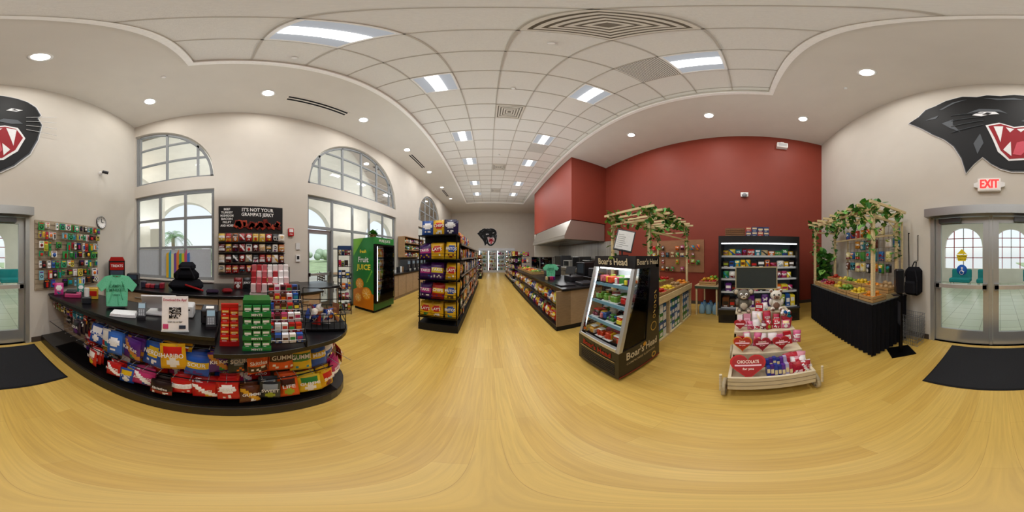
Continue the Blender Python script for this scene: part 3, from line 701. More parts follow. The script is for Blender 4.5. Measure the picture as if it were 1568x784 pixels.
# ------------------------------------------------------------ slatwall of small items on back wall
m=MB();m.at((0,YB+.001,0),180)
m.box(.9,2.2,-.03,0,.95,2.08,hx('a89880'),WOOD)
for k in range(14): m.box(.9,2.2,-.034,-.03,.97+k*.08,.975+k*.08,hx('5a4c3c'))
GRN=['f0f0ee','2a8a48','1c1c20','30a070','b83030','3060b0','d8c850','1c1c20','e8e8e8','80b8c8','1c1c20','e8e8e8','3a9a50']
for r in range(7):
    x=.93;hh=[.15,.15,.14,.13,.16,.12,.13][r];z0=.98+r*.152
    while x<2.13:
        w=random.choice([.045,.06,.075,.1]);
        if R()<.85:
            c=hx(random.choice(GRN));h=hh*U(.6,.95);z=z0+.14-h;dy=U(-.12,-.07)
            m.cyl((x+w/2,-.03,z+h+.005),(x+w/2,-.14,z+h+.005),.003,STEEL,METAL,n=4)
            for l in range(2):
                y=dy-l*.022
                m.box(x+.004,x+w-.004,y-.003,y,z,z+h,c,MATTE);m.box(x+w*.15,x+w*.85,y-.0035,y-.003,z+h*.78,z+h*.92,rc(),MATTE)
            k=random.randint(0,3)
            if k==0: m.cyl((x+w/2,y-.012,z+h*.12),(x+w/2,y-.012,z+h*.7),w*.2,rc(),GLOSS)
            elif k==1: m.sph((x+w/2,y-.01,z+h*.4),w*.33,rc(),GLOSS,sc=(1,.5,1),n=8,m=5)
            elif k==2: m.rbox(x+w*.2,x+w*.8,y-.02,y-.003,z+h*.12,z+h*.65,rc(),GLOSS,b=.004)
            else: m.lathe((x+w/2,y-.008,z+h*.4),[(w*.2,0),(w*.33,0),(w*.33,.004),(w*.2,.004)],BLK,GLOSS,n=10,axis='Y')
        x+=w+U(.006,.03)
m.M=Matrix();m.build('slatwall_accessory_display')
# ------------------------------------------------------------ jerky poster + pegs
m=MB();m.at((XL+.001,0,0),90)
m.box(-.3,1.12,-.02,0,2.02,2.62,hx('14100f'),MATTE)
m.text("IT'S NOT YOUR",.55,-.022,2.53,.11,WH,maxw=.7);m.text("GRAMPA'S JERKY",.55,-.022,2.42,.11,WH,maxw=.72)
for k,wd in enumerate(['BEEF','TURKEY','MUSHROOM','BACON','FRUIT','AND MORE']): m.text(wd,-.12,-.022,2.54-k*.075,.07,WH,maxw=.28)
for k in range(22):
    m.at((XL+.001,.05+k*.046,2.12+.03*math.sin(k*1.7)),90,0,U(-40,40));m.rbox(-.05,.05,-.04,-.02,0,U(.08,.2),hx(random.choice(['8a2a1c','6a1a10','a23c28','501410'])),GLOSS,b=.012)
m.M=Matrix();m.build('jerky_poster')
m=MB();m.at((XL+.001,0,0),90)
m.box(-.3,1.15,-.02,0,1.1,2.0,hx('8a8078'),MATTE)
for r in range(4):
    z=1.12+r*.225;m.cyl((-.3,-.06,z+.2),(1.15,-.06,z+.2),.006,BLK,METAL)
    m.box(-.3,1.15,-.12,-.02,z-.012,z-.002,BLK)
    for k in range(10):
        c=random.choice([hx('901010'),hx('1c1c1e'),hx('a81c14'),hx('d0b040'),hx('e8e4dc'),hx('5a1010'),hx('b06020'),hx('c8b898')]);st=random.randint(0,4);c2=random.choice([WH,hx('c89830'),BLK]);w=U(.11,.14);h=U(.15,.19)
        for l in range(2): bag(m,-.23+k*.145,-.05-l*.03,z+.19-h,w,h,.03,c,c2,'JERKY' if l else None,WH,st)
m.M=Matrix();m.build('jerky_peg_display')
# ------------------------------------------------------------ beverage cooler
m=MB()
X0,X1,Y0,Y1=-3.38,-2.6,3.1,3.95
gr=hx('1f7a2e')
m.box(X0,X1-.04,Y0,Y1,.08,1.98,gr,GLOSS);m.box(X0+.03,X1-.06,Y0+.03,Y1-.03,.001,.08,BLK)
m.prism([(X0,.08),(X1-.04,.08),(X1-.04,.5),(X0+.3,.7),(X0,.55)],Y0-.003,Y0,hx('d07a18'),GLOSS)
m.prism([(X0,1.5),(X0+.4,1.98),(X0,1.98)],Y0-.003,Y0,hx('70b030'),GLOSS)
for (a,b,r) in((X0+.25,.75,.15),(X0+.5,.5,.18),(X0+.2,.35,.14)):
    m.lathe((a,Y0-.004,b),[(0,0),(r,0)],hx('e08410'),GLOSS,n=24,axis='Y');m.lathe((a,Y0-.006,b),[(0,0),(r*.82,0)],hx('ecaa30'),GLOSS,n=24,axis='Y')
    for k in range(8):
        t=k*math.pi/4;m.cyl((a,Y0-.0065,b),(a+r*.8*math.cos(t),Y0-.0065,b+r*.8*math.sin(t)),.004,hx('f8e0a0'),n=4)
m.text('Fruit',X0+.38,Y0-.005,1.4,.2,WH,maxw=.5);m.text('JUICE',X0+.4,Y0-.005,1.2,.2,hx('f0e040'),maxw=.5);m.text('fresh',X0+.38,Y0-.005,1.62,.12,hx('f4e040'),maxw=.5)
for k in range(6): m.prism([(X0+.5+.03*k,.8+.05*k),(X0+.56+.03*k,.84+.05*k),(X0+.53+.03*k,.9+.05*k)],Y0-.006,Y0-.003,hx('6cb840'))
m.box(X1-.04,X1,Y0,Y1,.08,.28,hx('1c5c28'),GLOSS);m.box(X1-.04,X1,Y0,Y1,1.8,1.98,hx('2c8a3c'),GLOSS)
m.box(X1-.039,X1-.03,Y0+.06,Y1-.06,.28,1.8,hx('485864'))
m.at((X1,0,0),90)
m.text('PURE JUICE',(Y0+Y1)/2,-.002,1.89,.1,WH,maxw=.6)
for a,b in((Y0,Y0+.06),(Y1-.06,Y1)): m.box(a,b,-.03,.04,.28,1.8,BLK,METAL)
m.box(Y0+.06,Y1-.06,-.03,.0,.28,.33,BLK,METAL);m.box(Y0+.06,Y1-.06,-.03,.0,1.75,1.8,BLK,METAL)
for r in range(5):
    z=.34+r*.285;m.box(Y0+.06,Y1-.06,-.001,.03,z-.012,z,WH)
    x=Y0+.1
    while x<Y1-.08:
        c=random.choice([hx('e09828'),hx('60a840'),hx('c04040'),hx('e8d880'),hx('3868b0'),hx('d0d8e0')]);bottle(m,x,.0,z,.03,.23,c,WH,random.choice([WH,c]));x+=.066
m.box(Y0+.06,Y1-.06,-.045,-.04,.33,1.75,WH,GLASS);m.cyl((Y0+.1,-.07,.9),(Y0+.1,-.07,1.3),.01,STEEL,METAL)
m.box(Y0+.07,Y0+.085,-.03,.0,.34,1.74,(1.6,1.75,1.9),EMIT);m.box(Y1-.085,Y1-.07,-.03,.0,.34,1.74,(1.6,1.75,1.9),EMIT)
m.M=Matrix();m.build('beverage_cooler')
def leaf(m,p,s,ang,pitch,col):
    M0=m.M.copy();m.M=M0@Matrix.Translation(p)@Matrix.Rotation(ang,4,'Z')@Matrix.Rotation(pitch,4,'X')
    m.add([(0,0,0),(-.5*s,.3*s,.05*s),(-.35*s,.75*s,.05*s),(0,1.1*s,0),(.35*s,.75*s,.05*s),(.5*s,.3*s,.05*s),(0,.5*s,-.03*s)],[(0,6,2,1),(6,3,2),(6,4,3),(0,5,4,6)],col,LEAF);m.M=M0
GRS=[hx('4a9034'),hx('35752a'),hx('62a040'),hx('80b850'),hx('2e6a26')]
m=MB();m.at((-3.0,3.5,1.981),0);m.lathe((0,0,0),[(0,0),(.08,0),(.1,.12),(.09,.12),(.085,.1),(0,.1)],hx('8a5a3c'),MATTE,n=14)
for k in range(46): leaf(m,(U(-.05,.05),U(-.05,.05),U(.1,.25)),U(.08,.14),U(0,6.28),U(-.6,1),random.choice(GRS))
m.M=Matrix();m.build('potted_plant')
m=MB();m.at((-3.2,2.62,0),55)
for sx in(-.16,.16):
    for sy in(-.14,.14): m.cyl((sx,sy,0),(sx,sy,1.75),.01,BLK,METAL)
for r in range(6):
    z=.12+r*.28;m.box(-.16,.16,-.14,.14,z-.01,z,BLK,METAL);fill(m,-.15,.15,-.12,z,.19,'cb',dep=.15,wmin=.06,wmax=.1)
    m.cyl((-.16,-.14,z+.06),(.16,-.14,z+.06),.004,BLK,METAL)
m.box(-.16,.16,-.15,-.13,1.65,1.75,hx('24406a'),GLOSS);m.M=Matrix();m.build('wire_snack_rack')
# ------------------------------------------------------------ coffee bar along left wall
m=MB();m.at((0,0,0),90)
m.box(4.15,11.5,2.95,3.5,.001,.86,hx('8a745a'),WOOD);m.rbox(4.12,11.52,2.9,3.53,.86,.9,BLK,GLOSS,b=.006)
for k in range(13): m.box(4.2+k*.56,4.2+k*.56+.53,2.935,2.95,.1,.82,hx('b09472'),WOOD)
m.M=Matrix();m.build('coffee_bar_cabinet')
m=MB();m.at((0,0,0),90)
for k in range(5):
    x=5.75+k*.42
    m.rbox(x-.14,x+.14,3.05,3.4,.901,1.35,hx('303034'),GLOSS,b=.02);m.box(x-.1,x+.1,3.045,3.05,1.18,1.3,hx('88a0b0'),GLOSS);m.cyl((x,3.02,1.05),(x,3.02,1.15),.012,STEEL,METAL);m.lathe((x,3.0,.901),[(0,0),(.035,0),(.045,.1)],WH,n=10)
for k in range(9): m.cyl((4.3+k*.13,-0+3.1,.901),(4.3+k*.13,3.1,1.0+.12*R()),.035,random.choice([WH,hx('8a6a48'),DK]),GLOSS)
m.M=Matrix();m.build('coffee_dispensers')
m=MB();m.at((0,0,0),90)
m.box(5.65,5.69,3.2,3.5,1.45,2.3,hx('a8845c'),WOOD);m.box(7.6,7.64,3.2,3.5,1.45,2.3,hx('a8845c'),WOOD);m.box(5.69,7.6,3.48,3.5,1.45,2.3,hx('7c6248'),WOOD)
for z in(1.45,1.74,2.03,2.28): m.box(5.69,7.6,3.2,3.48,z,z+.025,hx('a8845c'),WOOD)
for z in(1.477,1.767,2.057): fill(m,5.72,7.58,3.24,z,.2,'co',dep=.15,wmin=.09,wmax=.15)
m.M=Matrix();m.build('wall_shelf_hutch')
# ------------------------------------------------------------ snack gondola
GX0,GX1,GY0,GY1=-1.33,-.54,2.85,8.8
m=MB()
m.box(GX0+.02,GX1,GY0,GY1,.001,.16,BLK);m.box(-.97,-.91,GY0+.38,GY1,.16,1.85,hx('3a3632'))
m.box(GX0+.02,GX1-.02,GY0+.35,GY0+.38,.16,1.9,BLK)
for z in(.42,.75,1.1,1.45,1.75):
    m.box(-.91,GX1,GY0+.38,GY1,z-.02,z,BLK,METAL);m.box(GX0,-.97,GY0+.38,GY1,z-.02,z,BLK,METAL);m.box(GX1,GX1+.006,GY0+.38,GY1,z-.03,z+.01,hx('8c8880'))
for sx in(GX0+.03,GX1-.03):
    m.cyl((sx,GY0+.03,.16),(sx,GY0+.03,1.9),.012,BLK,METAL)
for z in(.30,.68,1.06,1.44):
    m.box(GX0+.02,GX1-.02,GY0-.02,GY0+.35,z-.015,z,BLK,METAL)
    for q in(.05,.1): m.cyl((GX0+.02,GY0-.02,z+q),(GX1-.02,GY0-.02,z+q),.004,BLK,METAL)
m.box(GX0+.02,GX1-.02,GY0,GY0+.35,1.88,1.9,BLK,METAL)
m.build('snack_gondola')
m=MB()
PU,YE1,YB2,NV,RY,PY,BLU,OR=('3c1060','b02880'),('dcaa10','b81810'),('e0b418','1c4498'),('1c1c48','d0d0d0'),('a81c10','e0b818'),('4c1470','e8d020'),('1c4c98','f0f0f0'),('d87010','b82010')
CWD=["LAY'S",'TAKIS','CHIPS','RUFFLES','FRITOS','PUFFS']
lay=[[YE1,YE1,YB2],[PU,RY,YB2],[PU,PY,YE1],[PU,YE1,YB2]]
for r,z in enumerate((.30,.68,1.06,1.44)):
    for k in range(3):
        c=lay[r][k];wd={PU:'TAKIS',PY:'TAKIS',YE1:"LAY'S",YB2:'FRITOS',RY:'CHIPS'}[c]
        for l in range(4):
            m.at((GX0+.15+k*.245+U(-.015,.015),GY0+.0+l*.08,z+.002),U(-10,10),8,U(-5,5));bag(m,0,.05,0,.24,U(.28,.33),.06,hx(c[0]),hx(c[1]),wd if l==0 else None,WH,0 if c in(YE1,YB2) else 3)
for k in range(3):
    for l in range(2):
        c=[BLU,YE1,NV][k];m.at((GX0+.16+k*.23,GY0+.12+l*.12,1.902),U(-14,14),5);bag(m,0,.06,0,.24,.32,.06,hx(c[0]),hx(c[1]),'CHIPS' if l==0 else None,WH,0)
for k in range(6):
    c=[YE1,OR,YB2,RY,BLU,YE1][k]
    m.at((GX1-.12,GY0+.6+k*.34,1.76),90+U(-10,10),4);bag(m,0,0,0,.26,.3,.06,hx(c[0]),hx(c[1]),None,WH,0)
m.M=Matrix();m.build('chip_bags')
m=MB();m.at((GX1-.02,0,0),90)
WARM=[hx(c) for c in('a02818','c88018','d8a828','7a2814','1c3c7a','4c2818','e0d8c8','c85410','2a5a2a','121214','7c1c40')]
for z,h in((.16,.22),(.42,.28),(.75,.3),(1.1,.3),(1.45,.26)): fill(m,GY0+.4,GY1-.05,.0,z+.001,h,'bbc',dep=.2,wmin=.1,wmax=.18,pal=WARM)
m.at((GX0+.02,0,0),-90)
for z,h in((.16,.22),(.42,.28),(.75,.3),(1.1,.3),(1.45,.26)): fill(m,-GY1+.05,-GY0-.4,.0,z+.001,h,'cc',dep=.2,wmin=.1,wmax=.18)
m.M=Matrix();m.build('gondola_snack_packages')
m=MB();m.box(-1.3,-.45,10.6,13.6,.001,.15,BLK);m.box(-.9,-.85,10.6,13.6,.15,1.6,DK)
for z in(.15,.5,.9,1.3):
    m.box(-1.3,-.45,10.6,13.6,z-.02,z,BLK,METAL);m.at((-.47,0,0),90);fill(m,10.65,13.5,0,z+.001,.3,'co',dep=.2,wmin=.12,wmax=.22,pal=WARM);m.at((0,10.62,0),0);fill(m,-1.28,-.47,0,z+.001,.3,'co',dep=.05,wmin=.12,wmax=.2);m.M=Matrix()
m.build('grocery_gondola')
# ------------------------------------------------------------ end-wall reach-in coolers
m=MB()
Y=14.7
m.box(-.9,2.4,Y+.1,YE-.02,.001,2.2,hx('d8d8d8'));m.box(-.9,2.4,Y,Y+.1,1.98,2.2,hx('c8ccd0'));m.box(-.9,2.4,Y,Y+.1,.001,.2,hx('c0c0c0'))
for k in range(4):
    x=-.9+k*.825
    m.box(x,x+.06,Y,Y+.1,.2,1.98,hx('c0c4c8'),METAL);m.box(x+.765,x+.825,Y,Y+.1,.2,1.98,hx('c0c4c8'),METAL)
    m.box(x+.06,x+.08,Y+.03,Y+.09,.2,1.98,(1.6,1.65,1.7),EMIT)
    for r in range(5):
        z=.22+r*.35;m.box(x+.06,x+.765,Y+.03,Y+.1,z-.02,z,WH);m.at((0,Y+.07,0));fill(m,x+.1,x+.74,-.02,z+.001,.27,'co',dep=.04,wmin=.08,wmax=.14);m.M=Matrix()
    m.box(x+.06,x+.765,Y+.005,Y+.012,.2,1.98,WH,GLASS);m.cyl((x+.1,Y-.03,.9),(x+.1,Y-.03,1.3),.01,DK,METAL)
m.build('reach_in_beverage_cooler')
# ------------------------------------------------------------ service island (right of aisle)
IX0,IX1,IY0,IY1=1.22,2.3,2.75,8.2
m=MB()
m.box(IX0,IX1,IY0,IY1,.001,.1,BLK);m.box(IX0+.3,IX1,IY0,IY1,.1,.83,hx('a58d70'),WOOD);m.box(IX0,IX0+.3,IY0,IY0+.03,.1,.83,hx('8a745a'),WOOD)
m.rbox(IX0+.1,IX1+.05,IY0-.04,IY1,.83,.875,BLK,GLOSS,b=.006)
m.box(IX0,IX0+.3,IY0+.03,IY1,.1,.115,BLK,METAL);m.box(IX0+.08,IX0+.3,IY0+.03,IY1,.45,.465,BLK,METAL);m.cyl((IX0,IY0+.03,.2),(IX0,IY1,.2),.005,BLK,METAL);m.cyl((IX0+.08,IY0+.03,.55),(IX0+.08,IY1,.55),.005,BLK,METAL)
m.build('service_island')
m=MB()
for zz,xo,hh in((.12,.06,.26),(.467,.13,.26)):
    y=IY0+.15
    while y<IY1-.1:
        c=random.choice([('d8b018','b81810'),('e0cc40','e8e8e8'),('a81c10','e8d020'),('1c4490','f0f0f0'),('2a7a30','f0f0a0'),('c87010','ffffff'),('502070','ffffff'),('d8b018','2c7a2c')])
        st=random.randint(0,4)
        for l in range(2): m.at((IX0+xo+l*.08+U(-.02,.02),y,zz),-90+U(-14,14),14,U(-5,5));bag(m,0,.04,0,U(.15,.19),hh*U(.8,1),.045,hx(c[0]),hx(c[1]),random.choice(CWD) if l==0 and y<4.5 else None,WH,st)
        y+=.17
m.M=Matrix();m.build('chip_bags_in_bins')
def crate(m,x0,x1,y0,y1,z,h=.1,col=hx('b8925c')):
    for k in range(2):
        zz=z+.01+k*h*.5
        m.box(x0,x1,y0,y0+.01,zz,zz+h*.38,col,WOOD);m.box(x0,x1,y1-.01,y1,zz,zz+h*.38,col,WOOD);m.box(x0,x0+.01,y0+.01,y1-.01,zz,zz+h*.38,col,WOOD);m.box(x1-.01,x1,y0+.01,y1-.01,zz,zz+h*.38,col,WOOD)
    for a in(x0+.01,x1-.03):
        for b in(y0+.01,y1-.03): m.box(a,a+.02,b,b+.02,z,z+h,col,WOOD)
    m.box(x0+.01,x1-.01,y0+.01,y1-.01,z+.001,z+.01,col,WOOD)
def fruits(m,x0,x1,y0,y1,z,r,cols_,sc=(1,1,.95)):
    for lv in range(2):
        y=y0+r*(1+lv)
        while y<=y1-r*(.6+lv):
            x=x0+r*(1+lv)
            while x<=x1-r*(.6+lv):
                if lv==0 or R()<.7: m.sph((x+U(-.2,.2)*r,y+U(-.2,.2)*r,z+r+(U(0,.5) if lv==0 else 1.5)*r),r*U(.85,1.05),random.choice(cols_),GLOSS,sc=sc,n=9,m=6)
                x+=2*r
            y+=2*r
LEM=[hx('dcc030'),hx('d0ac20')];ORG=[hx('d07818'),hx('dc8820')];APR=[hx('981810'),hx('a82818')];GAP=[hx('88a838'),hx('6a9030'),hx('2c6218')];ONI=[hx('c8a878'),hx('803050')];POT=[hx('a8885c')];TOM=[hx('b81c10'),hx('a81c10')]
m=MB()
for k,cs in enumerate([GAP,ORG,APR,LEM,GAP,TOM]):
    y=5.2+k*.42;crate(m,1.4,1.85,y,y+.38,.876);fruits(m,1.42,1.83,y+.02,y+.36,.89,.038,cs)
m.build('produce_crates')
m=MB()
m.rbox(1.9,2.25,3.4,3.8,.876,1.0,hx('222226'),GLOSS,b=.01);m.rbox(1.85,2.25,4.7,5.05,.876,1.2,hx('303034'),GLOSS,b=.02);m.box(1.845,1.85,4.74,5.0,1.0,1.15,hx('90a8b8'),GLOSS)
m.at((1.95,3.6,1.0),-60,20);m.cyl((0,.03,0),(0,.03,.1),.02,DK);m.rbox(-.14,.14,0,.02,.05,.25,hx('1c1c20'),GLOSS,b=.005);m.M=Matrix()
m.rbox(1.4,1.75,2.95,3.25,.876,.90,hx('2c2c30'),GLOSS,b=.005);m.rbox(1.85,2.2,2.85,3.15,.876,.93,hx('38383c'),GLOSS,b=.01)
for k in range(5): m.rbox(1.45+k*.05,1.49+k*.05,3.9,4.0,.876,.96,rc(),GLOSS,b=.004)
m.build('countertop_register')
m=MB()
for y in(5.2,6.6,8.0):
    m.cyl((2.15,y,.876),(2.15,y,1.45),.012,STEEL,METAL)
m.box(1.9,2.25,5.15,8.05,1.45,1.46,WH,GLASS);m.box(2.16,2.166,5.15,8.05,.95,1.45,WH,GLASS)
m.build('sneeze_guard')
m=MB();m.box(1.25,2.2,8.5,12.5,.001,.12,BLK);m.box(1.7,1.76,8.5,12.5,.12,1.55,DK)
for z in(.12,.45,.8,1.15,1.5):
    m.box(1.25,2.2,8.5,12.5,z-.02,z,BLK,METAL);m.at((1.27,0,0),-90);fill(m,-12.45,-8.55,0,z+.001,.28,'co',dep=.2,wmin=.12,wmax=.22);m.at((0,8.52,0),0);fill(m,1.27,2.18,0,z+.001,.26,'co',dep=.05,wmin=.1,wmax=.18);m.M=Matrix()
m.build('grocery_gondola')
# ------------------------------------------------------------ hood & kitchen line
m=MB();HS=hx('b4aea4')
vs=[]
for y in(5.45,9.8):
    vs+=[(2.75,y,2.15),(2.75,y,2.3),(3.02,y,2.9),(4.7,y,2.9),(4.7,y,2.15)]
m.add(vs,[(0,1,2,3,4),(5,9,8,7,6),(0,5,6,1),(1,6,7,2),(2,7,8,3),(0,4,9,5)],HS,METAL)
m.box(2.74,2.75,5.45,9.8,2.17,2.27,hx('d0ccc4'),METAL)
for k in range(6): m.box(2.95,4.5,5.6+k*.7,6.2+k*.7,2.13,2.15,hx('6c6860'),METAL)
m.build('exhaust_hood')
bx('wall_kitchen_backsplash',XR-.03,XR-.002,4.6,12.0,.9,2.14,tile_mat('backsplash_tile','a8a298','98928a','6c6860',.12,.3))
bx('wall_kitchen_partition',3.0,XR-.04,10.2,10.35,0,2.91,MW)
arealight('hood_lamp',(3.6,7.5,2.12),25,.3,2.0)
m=MB()
m.box(3.75,4.7,5.2,10.0,.001,.1,BLK);m.box(3.75,4.7,5.2,10.0,.1,.88,STEEL,METAL);m.rbox(3.7,4.7,5.18,10.02,.88,.92,hx('c8c4bc'),METAL,b=.005)
for k in range(8): m.box(3.735,3.75,5.25+k*.59,5.25+k*.59+.55,.14,.82,hx('a8a49c'),METAL);m.box(3.715,3.735,5.3+k*.59,5.3+k*.59+.45,.74,.76,DK,METAL)
m.build('stainless_kitchen_counter')
m=MB()
for (a,b,h,c) in((5.4,6.1,.4,'2a2a2c'),(6.3,7.0,.55,'3a3a3c'),(7.3,8.0,.35,'8c8880'),(8.3,9.2,.6,'303032')):
    m.rbox(3.95,4.6,a,b,.921,.92+h,hx(c),GLOSS,b=.02);m.box(3.945,3.95,a+.08,b-.08,.98,.88+h,hx('101010'),GLOSS);m.cyl((3.93,a+.1,.9+h),(3.93,b-.1,.9+h),.01,STEEL,METAL)
    for k in range(3): m.cyl((3.93,a+.15+k*.12,.945),(3.95,a+.15+k*.12,.945),.015,hx('c0c0c0'),METAL)
m.build('kitchen_cooking_equipment')
m=MB();m.box(2.75,3.25,3.4,4.9,.001,.85,hx('242426'));m.rbox(2.7,3.3,3.35,4.95,.85,.89,BLK,GLOSS,b=.006)
m.rbox(2.8,3.2,3.6,4.0,.891,1.15,hx('46464a'),METAL,b=.02);m.rbox(2.8,3.2,4.2,4.7,.891,1.3,hx('1c1c1e'),GLOSS,b=.02);m.box(2.795,2.8,4.25,4.6,.95,1.25,hx('303840'),GLOSS)
m.build('prep_counter_with_ovens')
# ------------------------------------------------------------ deli cooler (sloped glass front faces -X)
m=MB()
X0,X1,Y0,Y1=1.1,1.85,1.07,1.77
K=hx('131115')
m.box(X0,X1,Y0,Y1,.04,.44,K,GLOSS)
for a in(X0+.06,X1-.06):
    for b in(Y0+.06,Y1-.06): m.cyl((a,b,0),(a,b,.04),.02,DK)
for k in range(6): m.box(X0-.006,X0,Y0+.06,Y1-.06,.08+k*.03,.095+k*.03,hx('3a383c'),METAL)
m.box(X1-.08,X1,Y0,Y1,.44,1.47,K,GLOSS)
prof=[(X0+.24,1.36),(X1,1.36),(X1,1.5),(X0+.26,1.5)]
m.prism(prof,Y0,Y1,K,GLOSS)
PW=hx('c6c9cc')
for y in(Y0,Y1-.045):
    vs=[(X0,y,.44),(X0+.05,y,.44),(X0+.29,y,1.36),(X0+.24,y,1.36)];vs+=[(a,y+.045,c) for a,b,c in vs]
    m.add(vs,[(0,1,2,3),(4,5,6,7),(0,3,7,4),(1,2,6,5)],PW,METAL)
m.box(X0,X0+.05,Y0+.045,Y1-.045,.44,.48,PW,METAL)
m.add([(X0+.012,Y0+.045,.48),(X0+.012,Y1-.045,.48),(X0+.245,Y1-.045,1.36),(X0+.245,Y0+.045,1.36)],[(0,1,2,3)],WH,GLASS)
for y in(Y0+.012,Y1-.012): m.prism([(X0+.06,.44),(X1-.08,.44),(X1-.08,1.36),(X0+.3,1.36)],y-.003,y+.003,WH,GLASS)
m.prism([(X1-.3,.44),(X1-.08,.44),(X1-.08,1.36),(X1-.2,1.36)],Y0,Y0+.01,K,GLOSS)
for k,(z,xo) in enumerate(((.46,.06),(.70,.11),(.93,.17),(1.15,.23))):
    if k: m.box(X0+xo,X1-.08,Y0+.05,Y1-.05,z-.015,z,hx('c8d0d6'),GLOSS);m.box(X0+xo-.01,X0+xo,Y0+.05,Y1-.05,z-.025,z+.012,hx('6c9cb8'),GLOSS)
m.box(X1-.085,X1-.08,Y0+.05,Y1-.05,.44,1.36,hx('ccd2d6'))
m.box(X0+.30,X0+.33,Y0+.06,Y1-.06,1.335,1.358,(1.5,1.5,1.5),EMIT)
for yy in(Y0+.05,Y1-.058):
    vs=[(X0+.04,yy,.5),(X0+.05,yy,.5),(X0+.28,yy,1.34),(X0+.27,yy,1.34)];vs+=[(a,yy+.008,c) for a,b,c in vs]
    m.add(vs,[(0,1,2,3),(4,5,6,7),(0,3,7,4),(1,2,6,5)],(1.0,1.05,1.1),EMIT)
CRM=hx('d8cdb0')
m.at((X0+.249,(Y0+Y1)/2,1.43),-90,-6);m.text("Boar's Head",0,-.014,0,.11,CRM,maxw=.5);m.sph((0,-.016,.05),.025,hx('6a8a30'),GLOSS,sc=(1.6,.1,.8))
m.at((X0-.003,(Y0+Y1)/2,0),-90);m.text("Boar's Head",0,-.004,.36,.1,hx('a82018'),maxw=.5);m.box(-.3,.3,-.006,-.003,.29,.3,hx('a89060'))
m.at(((X0+X1)/2,Y0-.002,0),0);m.text("Boar's",-.12,-.001,.34,.15,CRM,maxw=.3);m.text("Head",.19,-.001,.34,.15,CRM,maxw=.24);m.sph((.05,0,.39),.032,hx('c89028'),GLOSS,sc=(1,.1,1))
m.text('COMPROMISE ELSEWHERE',0,-.001,.23,.045,hx('b0a080'),maxw=.6)
m.lathe((.24,0,.58),[(.055,0),(.066,0)],hx('c8a450'),n=18,axis='Y')
for z,xx in((.72,.25),(.85,.27),(.98,.28)): m.lathe((xx,-.002,z),[(.02,0),(.03,0)],hx('c8a450'),n=12,axis='Y');m.cyl((xx-.02,-.002,z+.05),(xx+.02,-.002,z+.08),.005,hx('c8a450'),n=4)
m.lathe((.24,0,.12),[(.03,0),(.05,0)],hx('c8a450'),n=12,axis='Y')
m.text("Boar's Head",.12,-.001,1.43,.09,CRM,maxw=.44)
m.box(-.375,.375,-.003,0,.05,.07,hx('7a1c18'),GLOSS)
m.M=Matrix();m.build('glass_front_deli_cooler')
arealight('deli_cooler_lamp',(1.55,1.42,1.34),2.5,.4,.5)
m=MB()
FR=[hx('c05060'),hx('d87880'),hx('6a9c3a'),hx('d8a03a'),hx('f0e8d8'),hx('7c2038'),hx('3c7a2c'),hx('d04020')]
for z,xo in((.46,.1),(.70,.15),(.93,.21),(1.15,.27)):
    y=Y0+.1
    while y<Y1-.12:
        for x in(X0+xo,X0+xo+.15):
            c=random.choice(FR)
            m.hprism([(x,y),(x+.12,y),(x+.12,y+.12),(x,y+.12)],z+.002,z+.012,hx('202020') if R()<.6 else WH,GLOSS)
            for q in range(7): m.rbox(x+U(.0,.075),x+U(.085,.12),y+U(0,.07),y+U(.08,.12),z+.013,z+U(.05,.1),random.choice([c,c,rc()]),GLOSS,b=.006)
            if R()<.4:m.box(x+.02,x+.1,y+.02,y+.1,z+.1,z+.103,WH,GLOSS)
        y+=.14
m.build('packaged_deli_food')
m=MB();m.at((1.5,1.4,1.501),-48,0)
m.box(-.08,.08,-.06,.06,0,.012,DK);m.cyl((0,0,.01),(0,.0,.08),.01,DK);m.at((1.5,1.4,1.56),-48,18,12);m.rbox(-.12,.12,-.01,.01,0,.3,DK,GLOSS,b=.005);m.box(-.105,.105,-.013,-.01,.02,.28,hx('dededc'));
for k in range(7): m.box(-.09,U(-.02,.08),-.0145,-.013,.05+k*.028,.055+k*.028,hx('888888'))
m.M=Matrix();m.build('menu_sign_holder')
